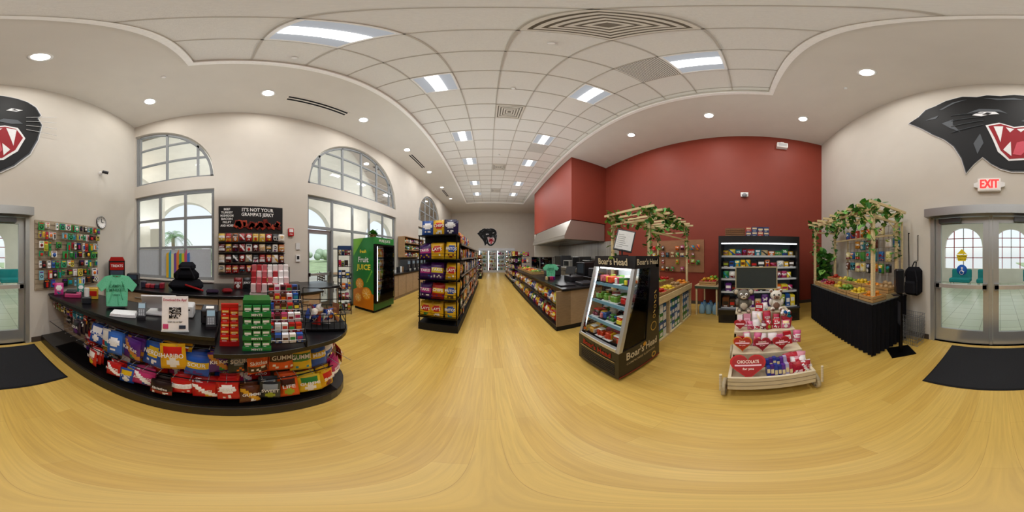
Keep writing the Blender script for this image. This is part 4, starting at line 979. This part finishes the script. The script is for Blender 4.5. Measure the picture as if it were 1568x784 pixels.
# ------------------------------------------------------------ arbor market stands
WD=hx('dcc898')
def ivy(m,a,b,n,s=.085,spread=.06,hang=0):
    a=Vector(a);b=Vector(b)
    for k in range(n):
        p=a.lerp(b,R())+Vector((U(-1,1)*spread,U(-1,1)*spread,U(-1,1)*spread-hang*R()**2))
        leaf(m,p,s*U(.6,1.4),U(0,6.28),U(-1.4,1.2),random.choice(GRS))
def strand(v,x,y,z,L):
    p=Vector((x,y,z));n=int(L/.05)
    for k in range(n):
        q=p+Vector((U(-.02,.02),U(-.02,.02),-.05));v.cyl(p,q,.003,hx('3a5a28'),n=4,caps=False)
        for j in range(3): leaf(v,q+Vector((U(-.02,.02),U(-.02,.02),0)),U(.05,.1),U(0,6.28),U(-1.5,.2),random.choice(GRS))
        p=q
def arbor(name,x0,x1,y0,y1,zt,zb):
    m=MB();p=.045
    for a in(x0,x1):
        for b in(y0,y1): m.box(a-p/2,a+p/2,b-p/2,b+p/2,zb,zt,WD,WOOD)
    for b in(y0,y1): m.box(x0-.12,x1+.12,b-.018,b+.018,zt,zt+.06,WD,WOOD)
    n=max(4,int((x1-x0)/.22))
    for k in range(n+1):
        x=x0-.08+(x1-x0+.16)*k/n;m.box(x-.013,x+.013,y0-.14,y1+.14,zt+.06,zt+.1,WD,WOOD)
    for a in(x0,x1): m.box(a-.012,a+.012,y0,y1,zt-.12,zt-.09,WD,WOOD)
    for b in(y0,): m.box(x0,x1,b-.012,b+.012,zt-.32,zt-.29,WD,WOOD)
    for a in(x0,x1):
        for b in(y0,y1):
            s=1 if a==x0 else -1;m.cyl((a,b,zt-.25),(a+s*.22,b,zt),.014,WD,WOOD,n=5)
    m.build(name)
    v=MB()
    for b in(y0,y1):
        L=x1-x0+.3;k=0
        while k<7:
            c0=x0-.15+L*R();ivy(v,(c0,b,zt+.09),(min(c0+.3,x1+.15),b,zt+.09),17,spread=.06,hang=.1);k+=1
        v.cyl((x0,b,zt+.11),(x1,b,zt+.11),.006,hx('3a5a28'))
        k=x0-.1
        while k<x1+.15: strand(v,k,b,zt+.08,U(.1,.35));k+=U(.2,.4)
    for a in(x0,x1):
        ivy(v,(a,y0-.1,zt+.1),(a,y1+.1,zt+.1),40,hang=.15)
        ivy(v,(a,y0,zt),(a,y0,zb+.6),46,spread=.045,s=.07);ivy(v,(a,y1,zt),(a,y1,zb+.7),24,spread=.045)
        v.cyl((a+.02,y0-.02,zb+.5),(a-.02,y0-.02,zt),.006,hx('3a5a28'))
    v.build('ivy_garland')
m=MB();SX0,SX1,SY0,SY1=1.98,3.75,1.27,2.3
m.box(SX0,SX1,SY0,SY1,.001,.03,WD,WOOD);m.box(SX0,SX1,SY0,SY1,.74,.78,hx('b89868'),WOOD)
for x in(SX0,2.55,3.15,SX1-.04): m.box(x,x+.04,SY0,SY1,.03,.74,hx('cdb890'),WOOD)
m.box(SX0,SX1,SY0-.02,SY0,.72,.84,WD,WOOD);m.box(SX0,SX1,SY0+.5,SY0+.52,.03,.74,hx('cdb890'),WOOD)
m.build('produce_stand_cabinet')
m=MB()
for a,b in((2.03,2.54),(2.6,3.14),(3.2,3.7)):
    for r in range(4):
        n=4
        for k in range(n):
            x=a+.02+(b-a-.04)*k/n;c=random.choice([hx('1c5290'),hx('28803a'),hx('509038'),hx('2868a8'),hx('d8e0e8')])
            m.box(x+.004,x+(b-a)/n-.012,SY0+.04,SY0+.4,.031+r*.16,.031+r*.16+.15,c,GLOSS);m.box(x+.02,x+(b-a)/n-.03,SY0+.038,SY0+.04,.06+r*.16,.13+r*.16,WH,GLOSS)
m.build('drink_multipacks')
m=MB()
k=0
for y0 in(SY0+.03,SY0+.45):
    x=SX0+.05
    while x<SX1-.3:
        cs,r=[(GAP,.05),(TOM,.04),(LEM,.04),(POT,.045),(ORG,.045),(GAP,.06),(APR,.04),(ONI,.045)][k%8];k+=1
        crate(m,x,x+.32,y0,y0+.36,.781+(.06 if y0>1.5 else 0));fruits(m,x+.01,x+.31,y0+.02,y0+.34,.795+(.06 if y0>1.5 else 0),r,cs);x+=.34
m.box(SX0+.03,SX1-.03,SY0+.43,SY0+.85,.781,.84,WD,WOOD)
m.build('produce_crates')
arbor('wooden_arbor',2.15,3.85,1.42,2.25,2.2,.785)
m=MB();m.box(3.8,4.7,.62,1.2,.7,.76,hx('3a4a3a'),MATTE);m.box(3.8,4.7,.62,1.2,.76,.775,hx('d0b890'),WOOD)
for a in(3.82,4.64):
    for b in(.64,1.14): m.box(a,a+.04,b,b+.04,.001,.7,WD,WOOD)
m.build('side_produce_table')
m=MB();crate(m,3.85,4.2,.68,1.1,.776);fruits(m,3.86,4.19,.7,1.08,.79,.05,[hx('b02828'),hx('d0a020')]);crate(m,4.25,4.6,.68,1.1,.776);fruits(m,4.26,4.59,.7,1.08,.79,.05,[hx('d8b020'),hx('70a030')]);m.build('produce_crates')
m=MB()
for k in range(3):
    for j in range(2): m.lathe((3.98+j*.26,.72+k*.17,.001),[(0,0),(.07,0),(.075,.02),(.075,.18),(.03,.26),(.03,.29),(0,.29)],[hx('8cb4cc')]*4+[hx('2870b8')]*2,GLOSS,n=12)
m.build('water_jugs')
m=MB();m.at((XR-.002,2.1,0),-90)
m.box(-.9,.9,-.02,0,1.0,2.0,hx('9a6a48'),WOOD)
for r in range(4):
    for k in range(10):
        if R()<.7: m.cyl((-.8+k*.17,-.02,1.18+r*.22),(-.8+k*.17,-.1,1.18+r*.22),.004,STEEL,METAL,n=4);bag(m,-.8+k*.17,-.07,1.02+r*.22,U(.09,.13),U(.12,.17),.025,rc(),rc(),style=random.randint(0,4))
m.M=Matrix();m.build('hanging_snack_board')
m=MB();m.box(2.2,3.5,2.02,2.2,1.2,1.225,WD,WOOD)
m.box(2.2,2.23,2.02,2.2,.9,1.2,WD,WOOD);m.box(3.47,3.5,2.02,2.2,.9,1.2,WD,WOOD);fill(m,2.25,3.45,2.05,1.226,.2,'oc',dep=.1,wmin=.07,wmax=.12,pal=[hx('e0d8c0'),hx('a03848'),hx('c88838'),hx('d890a0')])
m.box(2.2,3.5,2.02,2.2,.841,.9,WD,WOOD);m.build('jar_shelf')
# ------------------------------------------------------------ open multideck cooler (faces -X)
m=MB();m.at((3.42,0,0),-90)
a,b=-.55,1.2
m.box(a,b,0,1.25,.001,.3,K,GLOSS);m.box(a+.05,b-.05,-.004,0,.06,.2,hx('2c2c30'),METAL)
for k in range(5): m.box(a+.1,b-.1,-.008,-.004,.07+k*.025,.08+k*.025,BLK)
m.box(a,a+.05,0,1.25,.3,1.78,K,GLOSS);m.box(b-.05,b,0,1.25,.3,1.78,K,GLOSS);m.box(a+.05,b-.05,.6,1.25,.3,1.78,hx('7a828a'))
m.prism([(a,1.78),(b,1.78),(b,1.93),(a,1.93)],-.0,1.25,K,GLOSS);m.box(a+.06,b-.06,.02,.06,1.755,1.778,(1.2,1.25,1.3),EMIT)
m.cyl((a,-.02,.33),(b,-.02,.33),.03,DK,GLOSS)
for k,z in enumerate((.36,.72,1.0,1.25,1.5)):
    m.box(a+.05,b-.05,.04+.03*k,.6,z-.02,z,hx('a0a6ac'),METAL);m.box(a+.05,b-.05,.035+.03*k,.04+.03*k,z-.03,z+.012,hx('c8cdd2'),GLOSS)
    if k: m.box(a+.08,b-.08,.06+.03*k,.075+.03*k,z-.03,z-.022,(1.0,1.05,1.1),EMIT)
    fill(m,a+.07,b-.07,.07+.03*k,z+.001,.17 if k else .28,['bc','bc','bb','cb','b'][k],dep=.25,wmin=.09,wmax=.17)
m.M=Matrix();m.build('open_refrigerated_display')
m=MB()
for k in range(9):
    z=1.931+k*.022;m.tube([(3.6,.0,z),(3.6,.42,z),(3.9,.42,z),(3.9,.0,z),(3.6,.0,z)],.011,hx('8a5c34') if k%2 else hx('6f4826'),WOOD)
m.box(3.6,3.9,.0,.42,1.931,1.945,hx('6f4826'),WOOD)
for k in range(10):
    m.cyl((3.6,k*.046,1.931),(3.6,k*.046,2.12),.006,hx('9a6c40'))
m.build('wicker_basket')
m=MB();m.at((3.55,0,0),-90)
for r in range(2):
    for k in range(4): carton(m,.09+k*.13,.0,1.931+r*.106,.12,.15,.105,random.choice([hx('2c3c70'),hx('a83028'),hx('203060')]),hx('e0c8a0'))
m.M=Matrix();m.build('snack_cartons')
# ------------------------------------------------------------ market stand 2 with black skirt
TX0_,TX1_,TY0_,TY1_=1.5,3.4,-2.28,-1.5
m=MB();m.box(TX0_,TX1_,TY0_,TY1_,.82,.85,hx('6a6a62'),MATTE)
for a in(TX0_+.05,TX1_-.09):
    for b in(TY0_+.05,TY1_-.09): m.box(a,a+.04,b,b+.04,.001,.82,DK)
m.build('display_table')
def skirt(path,ztop,zbot,amp=.018):
    mm=MB();pts=[]
    for (p,q) in zip(path,path[1:]):
        p=Vector(p);q=Vector(q);L=(q-p).length;n=max(2,int(L/.012));d=(q-p).normalized();nn=Vector((d.y,-d.x))
        for k in range(n):
            t=k/n;s=t*L;pts.append((p+(q-p)*t,nn,s))
    pts.append((Vector(path[-1]),nn,L))
    vs=[];fs=[]
    lv=[ztop,ztop-.05,(ztop+zbot)/2,zbot]
    for (pp,nn,s) in pts:
        for j,z in enumerate(lv):
            a=amp*(.3+.7*j/3)*math.sin(s*70+.5*math.sin(s*9));o=pp-nn*(a+.008*j);vs.append((o.x,o.y,z))
    for i in range(len(pts)-1):
        for j in range(3): fs.append((i*4+j,(i+1)*4+j,(i+1)*4+j+1,i*4+j+1))
    mm.add(vs,fs,hx('18181c'),FAB,True);return mm
mm=skirt([(TX1_+.03,TY0_),(TX1_+.03,TY1_+.03),(TX0_-.03,TY1_+.03),(TX0_-.03,TY0_)],.85,.01);mm.build('black_table_skirt')
m=MB();k=0
for row,(y0,dz) in enumerate(((TY1_-.3,0),(TY1_-.62,.08))):
    if dz: m.box(TX0_+.02,TX1_-.02,TY1_-.65,TY1_-.31,.851,.851+dz,hx('c0a878'),WOOD)
    x=TX0_+.02
    while x<TX1_-.28:
        cs,r=[(ORG,.04),(LEM,.04),(GAP,.042),([hx('d8bc40'),hx('c8a828')],.05),(APR,.04),(ONI,.04),(POT,.045)][k%7];k+=1
        crate(m,x,x+.28,y0,y0+.28,.852+dz,.09);fruits(m,x+.01,x+.27,y0+.02,y0+.26,.865+dz,r,cs);x+=.3
m.build('produce_crates')
m=MB();m.at((0,-2.2,0),180)
for k in range(13): m.box(-3.0+k*.12,-2.994+k*.12,-.006,0,1.15,2.05,hx('a8a090'),METAL)
for k in range(8): m.box(-3.0,-1.55,-.004,.002,1.15+k*.125,1.156+k*.125,hx('a8a090'),METAL)
for r in range(4):
    for k in range(9):
        x=-2.92+k*.165;z=1.17+r*.22
        if R()<.14: continue
        c=random.choice([hx('b83828'),hx('d09028'),hx('206098'),hx('e8dca0'),hx('4a8838'),hx('e8e0d8'),hx('683018'),hx('38808c'),hx('1c1c20')]);c2=rc();st=random.randint(0,4);w=U(.1,.14);h=U(.14,.19)
        for l in range(2): bag(m,x,-.03-l*.03,z+.19-h,w,h,.03,c,c2,style=st)
for a in(-3.02,-1.54): m.box(a,a+.03,0,.02,.86,2.07,WD,WOOD)
m.M=Matrix();m.build('hanging_snack_grid')
arbor('wooden_arbor',1.57,3.42,-2.12,-1.58,2.15,.855)
m=MB();m.at((3.9,-2.05,0),0)
m.lathe((0,0,0.001),[(0,0),(.14,0),(.18,.3),(.16,.3),(.15,.26),(0,.26)],hx('5a4030'),MATTE,n=16);m.cyl((0,0,.25),(.02,.0,1.2),.02,hx('5a4a30'))
for k in range(220): leaf(m,(U(-.25,.25),U(-.15,.15),U(.6,1.6)),U(.12,.2),U(0,6.28),U(-.8,1.2),random.choice(GRS))
m.M=Matrix();m.build('potted_ficus')
# ------------------------------------------------------------ valentine wagon (faces -X)
m=MB();m.at((1.24,0,0),-90)
WW=hx('d0c2a4');a,b=-.13,.58
T1,T2,T3,T0=.46,.62,.78,.26
m.box(a,b,.0,.025,.17,.34,WW,WOOD);m.box(a,b,.95,.975,.17,.34,WW,WOOD);m.box(a,a+.025,.025,.95,.17,.34,WW,WOOD);m.box(b-.025,b,.025,.95,.17,.34,WW,WOOD);m.box(a+.025,b-.025,.025,.95,.17,T0,WW,WOOD)
for z in(.225,.285): m.box(a,b,-.003,0,z,z+.004,hx('80705a'))
for (y0,y1,z) in((.28,.5,T1),(.5,.74,T2),(.74,.97,T3)):
    m.box(a+.02,b-.02,y0,y1,z-.02,z,WW,WOOD);m.box(a+.02,b-.02,y0,y0+.015,z-.18,z-.02,WW,WOOD)
    for x in(a+.02,b-.04): m.box(x,x+.02,y0,y1,.2,z-.02,WW,WOOD)
for x,sg in((a-.035,1),(b+.035,-1)):
    for y in(.1,.85):
        m.lathe((x,y,.11),[(.085,-.015),(.108,-.015),(.108,.015),(.085,.015),(.085,-.015)],hx('b8a888'),WOOD,n=24,axis='X')
        m.lathe((x,y,.11),[(0,-.02),(.025,-.02),(.025,.02),(0,.02)],hx('80684a'),WOOD,n=12,axis='X')
        for k in range(8):
            t=k*math.pi/4;m.cyl((x,y,.11),(x,y+.09*math.cos(t),.11+.09*math.sin(t)),.007,hx('b8a888'),WOOD,n=5)
for y in(.1,.85): m.cyl((a-.035,y,.11),(b+.035,y,.11),.012,hx('706050'),WOOD);m.box(a+.05,b-.05,y-.03,y+.03,.12,.17,WW,WOOD)
for x in(a-.05,b+.05): m.cyl((x,-.02,.17),(x,-.02,.4),.012,WW,WOOD)
m.M=Matrix();m.build('wooden_display_wagon')
def heart(s,n=30):
    pts=[]
    for k in range(n):
        t=2*math.pi*k/n;pts.append((s*.5*math.sin(t)**3,s*.5/16*(13*math.cos(t)-5*math.cos(2*t)-2*math.cos(3*t)-math.cos(4*t))))
    return pts
m=MB()
def hbox(x,y,z,s,col,yaw,tilt,word=None,c2=None):
    m.at((x+s*.53*math.sin(math.radians(tilt)),y,z+s*.53*math.cos(math.radians(tilt))+.01),yaw,tilt);h=heart(s)
    m.prism(h[::-1],-.02,.02,col,GLOSS);h2=[(p*.88,q*.88) for p,q in h];m.prism(h2[::-1],-.026,-.02,c2 or tuple(c*.7 for c in col),GLOSS)
    m.box(-s*.36,s*.36,-.03,-.026,-.008,.008,hx('e8b8c0'),GLOSS)
    if word: m.text(word,0,-.032,s*.12,s*.15,hx('f4e0d0'),maxw=s*.6);m.text('for you',0,-.032,-s*.12,s*.1,hx('f4e0d0'),maxw=s*.5)
hbox(1.28,-.03,.262,.31,hx('b80c0c'),-88,38,'CHOCOLATE')
hbox(1.545,.02,T1+.002,.19,hx('c88828'),-90,22,'Love',hx('a83018'));hbox(1.55,-.17,T1+.002,.17,hx('a01020'),-88,20,'XOXO');hbox(1.55,-.36,T1+.002,.17,hx('b01018'),-88,20,'Love')
hbox(1.79,.05,T2+.002,.13,hx('b01018'),-88,20)
m.M=Matrix();m.build('heart_shaped_chocolate_box')
m=MB()
for k in range(7):
    c=[hx('283a90'),hx('4a2878'),hx('283a90'),hx('1c2c80'),hx('5a2c88'),hx('b0a8c8'),hx('a82040')][k]
    for l in range(2): m.at((1.31+.07*l,-.20-.032*k,T0+.003),-90,12);carton(m,0,0,0,.03,.05,.14+.04*l+.01*(k%3),c,hx('e0cc98'))
for k in range(10):
    m.at((1.3+(k%3)*.07,-.44-(k//3)*.035,T0+.004+(k%3)*.02),-90+U(-12,12),22,U(-14,14));bag(m,0,.02,0,.1,.16,.03,random.choice([hx('b81830'),hx('d890a0'),hx('a01020'),hx('f0e8e8')]),random.choice([WH,hx('f0d0d8'),hx('b81830')]),random.choice(['KISS','LOVE','HUGS']),random.choice([WH,hx('a01830')]),random.randint(0,4))
def row(xx,z,h,ys,ye):
    y=ys
    while y>ye:
        w=U(.06,.1);c=random.choice([hx('d06088'),hx('d890a4'),hx('a81020'),hx('f0e4e6'),hx('b81828'),hx('a81020'),hx('6c1428'),hx('f0e4e6'),hx('7a4020')])
        m.at((xx+U(0,.02),y-w/2,z),-90+U(-10,10),12,U(-6,6))
        if R()<.6:bag(m,0,.02,0,w,h*U(.8,1.1),.03,c,random.choice([WH,hx('b83050'),hx('f0d8a0')]),random.choice([None,'BE MINE','KISS']),WH,random.randint(0,4))
        else: carton(m,0,0,0,w*.95,.05,h*U(.7,1),c,random.choice([WH,hx('f0c0d0')]),'XO',hx('b02040'))
        y-=w+.002
row(1.66,T1+.002,.17,.08,-.52);row(1.78,T2+.002,.13,-.03,-.42);row(1.89,T2+.002,.18,.08,-.42);row(2.02,T3+.002,.11,-.13,-.3)
m.M=Matrix();m.build('valentine_candy')
def plush(name,pos,yaw,c1,c2,ear,s=1.0):
    m=MB();m.at(pos,yaw,sc=s)
    m.sph((0,0,.095),.09,c1,FAB,sc=(1,.85,1.05),n=16,m=10);m.sph((0,-.05,.085),.055,c2,FAB,sc=(1,.6,1.1),n=12,m=8)
    m.sph((0,-.01,.235),.08,c1,FAB,sc=(1.15,.95,.95),n=16,m=10);m.sph((0,-.075,.215),.032,c2,FAB,sc=(1.3,.8,.9),n=12,m=7);m.sph((0,-.103,.225),.01,BLK,GLOSS)
    for sx in(-1,1):
        m.sph((sx*.035,-.075,.255),.014 if ear!='big' else .02,WH if ear=='big' else BLK,GLOSS);m.sph((sx*.035,-.09,.255),.009,BLK,GLOSS)
        if ear=='round': m.sph((sx*.075,0,.3),.03,c1,FAB,sc=(1,.5,1));m.sph((sx*.075,-.012,.3),.02,c2,FAB,sc=(1,.4,1))
        else: m.sph((sx*.1,.0,.28),.045,c1,FAB,sc=(1,.4,1.1),n=12);m.sph((sx*.1,-.018,.28),.03,c2,FAB,sc=(1,.3,1.1))
        m.sph((sx*.085,-.035,.13),.032,c1,FAB,sc=(.9,1.1,1.7));m.sph((sx*.06,-.09,.032),.036,c1,FAB,sc=(.95,1.4,.9));m.sph((sx*.06,-.135,.035),.022,c2,FAB,sc=(1,.4,1))
    m.M=Matrix();m.build(name)
plush('plush_koala',(2.08,.01,T3+.001),-88,hx('6c665c'),hx('c8bca8'),'big',.92)
plush('plush_bear',(2.09,-.41,T3+.001),-95,hx('d8d0c4'),hx('886858'),'round',.85)
m=MB();m.at((2.19,-.16,T3+.001),-94)
m.box(-.27,.27,.0,.02,.28,.56,hx('343a38'),MATTE)
for aa in((-.285,.285,-.006,.026,.56,.575),(-.285,.285,-.006,.026,.265,.28),(-.285,-.27,-.006,.026,.28,.56),(.27,.285,-.006,.026,.28,.56)): m.box(*aa,hx('a89c7c'),WOOD)
m.box(-.24,-.22,.004,.02,0,.265,hx('504838'),WOOD);m.box(.22,.24,.004,.02,0,.265,hx('504838'),WOOD)
m.M=Matrix();m.build('chalkboard_sign')
m=MB();m.at((1.86,-.49,T2+.002),-90)
m.prism([(-.04,0),(.04,0),(.06,.13),(-.06,.13)],-.04,.04,hx('a82038'),GLOSS)
for k in range(16): m.sph((U(-.06,.06),U(-.04,.04),U(.14,.2)),.02,random.choice([hx('1c4890'),hx('a82020'),hx('f0e8e8'),hx('1c6878')]),FAB,n=8,m=5)
m.M=Matrix();m.build('gift_bouquet')
# ------------------------------------------------------------ sanitizer stand, backpack, baskets
m=MB();m.at((1.3,-1.85,0),145)
m.box(-.15,.15,-.17,.17,.001,.012,BLK,METAL);m.box(-.03,.03,-.02,.02,.012,1.0,BLK,METAL);m.rbox(-.065,.065,-.08,.04,.98,1.32,BLK,GLOSS,b=.02);m.box(-.04,.04,-.085,-.08,1.08,1.28,hx('2c2c30'),GLOSS);m.box(-.05,.05,-.12,-.02,.95,.965,DK,GLOSS);m.box(-.05,.05,-.026,-.02,.5,.85,hx('3a3a3e'),GLOSS)
m.M=Matrix();m.build('hand_sanitizer_stand')
m=MB();m.at((1.36,YB+.12,0),180)
m.rbox(-.14,.14,-.1,.1,.85,1.32,hx('16161a'),FAB,b=.06);m.rbox(-.1,.1,-.15,-.08,.88,1.1,hx('1e1e22'),FAB,b=.03);m.tube([(-.04,.0,1.3),(-.02,.05,1.4),(.02,.05,1.4),(.04,0,1.3)],.01,BLK,FAB)
for sx in(-.08,.08): m.tube([(sx,-.1,1.28),(sx*1.6,-.12,1.1),(sx*1.4,-.1,.9)],.012,DK,FAB)
m.tube([(0,.118,1.42),(0,.05,1.42),(0,.05,1.38)],.008,STEEL,METAL)
m.tube([(-.16,.118,1.9),(-.16,.09,1.9),(-.15,.09,1.3),(-.16,.09,.95)],.008,BLK,FAB);m.tube([(.02,.118,1.85),(.02,.1,1.85),(.02,.1,1.42)],.006,DK,FAB)
m.M=Matrix();m.build('backpack')
m=MB();m.at((1.33,-2.2,0),180)
for s in range(6):
    z0=.001+s*.07;C=hx('9a9c9e')
    for zz in(z0,z0+.1,z0+.2):
        e=.02*(zz-z0)*5;m.tube([(-.15-e,-.1-e,zz),(.15+e,-.1-e,zz),(.15+e,.1+e,zz),(-.15-e,.1+e,zz),(-.15-e,-.1-e,zz)],.004,C,METAL,n=4)
    for k in range(9): x=-.15+k*.0375;m.cyl((x,-.1,z0),(x*1.12,-.12,z0+.2),.003,C,METAL,n=4);m.cyl((x,.1,z0),(x*1.12,.12,z0+.2),.003,C,METAL,n=4)
m.M=Matrix();m.build('wire_shopping_baskets')
# ------------------------------------------------------------ exterior
bx('exterior_lawn',-60,XL-.21,-40,50,-.3,-.12,MLAWN)
bx('exterior_walkway',-12.4,XL-.2,-14,26,-.12,-.005,MPAVE)
wall_open('wall_colonnade','x',-7.6,-8.0,-12,26,5.2,[(c-1.6,c+1.6,0,arch(c,1.6,2.6)) for c in(-8.3,-2.3,3.67,9.64,15.6,21.5)],MEXT)
bx('colonnade_ceiling',-8.0,XL-.2,-12,26,5.2,5.35,MEXT)
for yy in(-4,.7,6.6,12.6):
    arealight('colonnade_fill_light',(-5.6,yy,2.6),75,2.5,col=(.95,.98,1),rot=(math.pi,0,0));arealight('colonnade_lamp',(-5.6,yy,5.18),60,.4,col=(1,.98,.95))  # upward light is added fill without a fitting; the ceiling lamp is real
m=MB();m.at((-14,-5.4,-.12))
m.tube([(0,0,0),(.1,.05,1.2),(.05,.1,2.4),(.15,.1,3.3)],.16,hx('9a8a74'),MATTE,n=10)
for k in range(22):
    a=k*2.39;e=U(.1,1.0);P=[Vector((.15,.1,3.3))]
    for j in range(1,7): P.append(P[0]+Vector((math.cos(a)*.3*j,math.sin(a)*.3*j,e*.35*j-.06*j*j)))
    for p,q in zip(P,P[1:]):
        m.cyl(p,q,.012,hx('8ca880'),LEAF,n=4);d=(q-p).normalized();sd=d.cross(Vector((0,0,1))).normalized()
        for t in(0,.33,.66):
            o=p.lerp(q,t)
            for sgn in(-1,1): m.add([o,o+d*.06,o+d*.2+sd*sgn*.35-Vector((0,0,.12))],[(0,1,2)],hx(random.choice(['7a9870','8cac80','6c8c64'])),LEAF)
m.M=Matrix();m.build('palm_tree')
m=MB()
for k in range(60):
    cx,cy=-34-U(0,8),-42+k*1.6
    for j in range(5): m.sph((cx+U(-1,1),cy+U(-1,1),U(1.2,2.4)),U(.8,1.3),hx(random.choice(['98a890','a8b8a0','8c9e86','b4c0ae'])),LEAF,n=8,m=6)  # greyed greens: distance haze is mixed into the foliage colours
m.build('distant_tree_line')
def patio(x,y):
    m=MB();m.at((x,y,-.005));m.cyl((0,0,.72),(0,0,.75),.45,hx('8a6a48'),WOOD,n=20);m.cyl((0,0,0),(0,0,.72),.03,DK,METAL);m.cyl((0,0,0),(0,0,.02),.25,DK,METAL,n=16);m.M=Matrix();m.build('patio_table')
    for s in(-1,1):
        m=MB();m.at((x,y+s*.75,-.005),0 if s<0 else 180);c=hx('3c2c24')
        for a in(-.2,.2): m.cyl((a,-.2,0),(a,-.22,.86),.014,c,METAL);m.cyl((a,.2,0),(a,.2,.45),.014,c,METAL)
        m.box(-.22,.22,-.22,.22,.44,.465,c,WOOD)
        for k in range(3): m.box(-.2,.2,-.225,-.205,.58+k*.1,.63+k*.1,c,WOOD)
        m.M=Matrix();m.build('patio_chair')
patio(-5.3,2.2);patio(-5.6,4.4);patio(-5.6,6.5)
# ------------------------------------------------------------ vestibule behind doors
bx('floor_vestibule',-6,6,-9.2,YB-.2,-.1,0,MVT)
wall_open('wall_vestibule_far','y',-9,-9.2,-6,6,4.0,[(-1.6,0.4,.8,arch(-.6,1.0,2.0)),(1.0,3.2,.8,arch(2.1,1.1,2.0)),(-5,-3,.3,2.6),(3.8,5.4,.8,arch(4.6,.8,2.0))],MEXT)
bx('wall_vestibule_side',5.8,6,-9,YB-.21,0,4,MW);wall_open('wall_vestibule_side_2','x',-5.8,-6,-9,YB-.21,4,[(-8.5,-3.2,.3,2.8)],MEXT)
bx('ceiling_vestibule',-6,6,-9.2,YB-.21,4,4.1,MS)
for xx in(-2.5,2.5): arealight('vestibule_light',(xx,-5.5,3.9),75,1.2,col=(1,.98,.95))
for i,x in enumerate((-.6,2.1,4.6)):
    m=MB();r=1.0 if i==0 else (1.1 if i==1 else .8)
    for k in range(-1,2): m.box(x+k*r*.5-.02,x+k*r*.5+.02,-9.12,-9.06,.8,2.0+math.sqrt(r*r-(k*r*.5)**2)-.01,hx('b03838') if k else ALU)
    for z in(1.4,2.0,2.5):
        h=r if z<=2 else math.sqrt(r*r-(z-2)**2);m.box(x-h,x+h,-9.12,-9.06,z-.02,z+.02,hx('b03838'))
    m.build('window_%d'%(4+i))
for x in(.6,1.9,-1.6):
    m=MB();m.at((x,-7.6,0),180);c=hx('2e8c90');m.rbox(-.5,.5,-.3,.3,.25,.45,c,FAB,b=.04);m.rbox(-.5,.5,.22,.34,.4,.85,c,FAB,b=.04)
    for a in(-.42,.42):
        for b in(-.24,.24): m.cyl((a,b,0),(a,b,.26),.02,STEEL,METAL)
    m.M=Matrix();m.build('teal_lounge_bench')
# ------------------------------------------------------------ world, sun, camera
w=bpy.data.worlds.new('sky');bpy.context.scene.world=w;w.use_nodes=True;nt=w.node_tree
sk=nt.nodes.new('ShaderNodeTexSky');sk.sky_type='NISHITA';sk.sun_disc=False;sk.sun_elevation=math.radians(50);sk.sun_rotation=math.radians(120);sk.air_density=1;sk.dust_density=3
mx=nt.nodes.new('ShaderNodeMix');mx.data_type='RGBA';mx.inputs[0].default_value=.78;mx.inputs[7].default_value=(4.5,4.6,4.8,1)
nt.links.new(sk.outputs[0],mx.inputs[6]);nt.links.new(mx.outputs[2],nt.nodes['Background'].inputs[0]);nt.nodes['Background'].inputs[1].default_value=.24
s=bpy.data.lights.new('sun','SUN');s.energy=2.6;s.angle=.02;o=bpy.data.objects.new('sun',s);o.rotation_euler=(math.radians(35),0,math.radians(60));bpy.context.scene.collection.objects.link(o)
cam=bpy.data.cameras.new('camera');co=bpy.data.objects.new('camera',cam);bpy.context.scene.collection.objects.link(co);bpy.context.scene.camera=co
cam.type='PANO'
try: cam.cycles.panorama_type='EQUIRECTANGULAR'
except Exception: cam.panorama_type='EQUIRECTANGULAR'
co.location=(0,0,1.5);co.rotation_euler=(math.radians(90),0,math.radians(-8.27));cam.clip_start=.02
sc=bpy.context.scene;sc.view_settings.view_transform='Standard';sc.view_settings.look='None';sc.view_settings.exposure=0
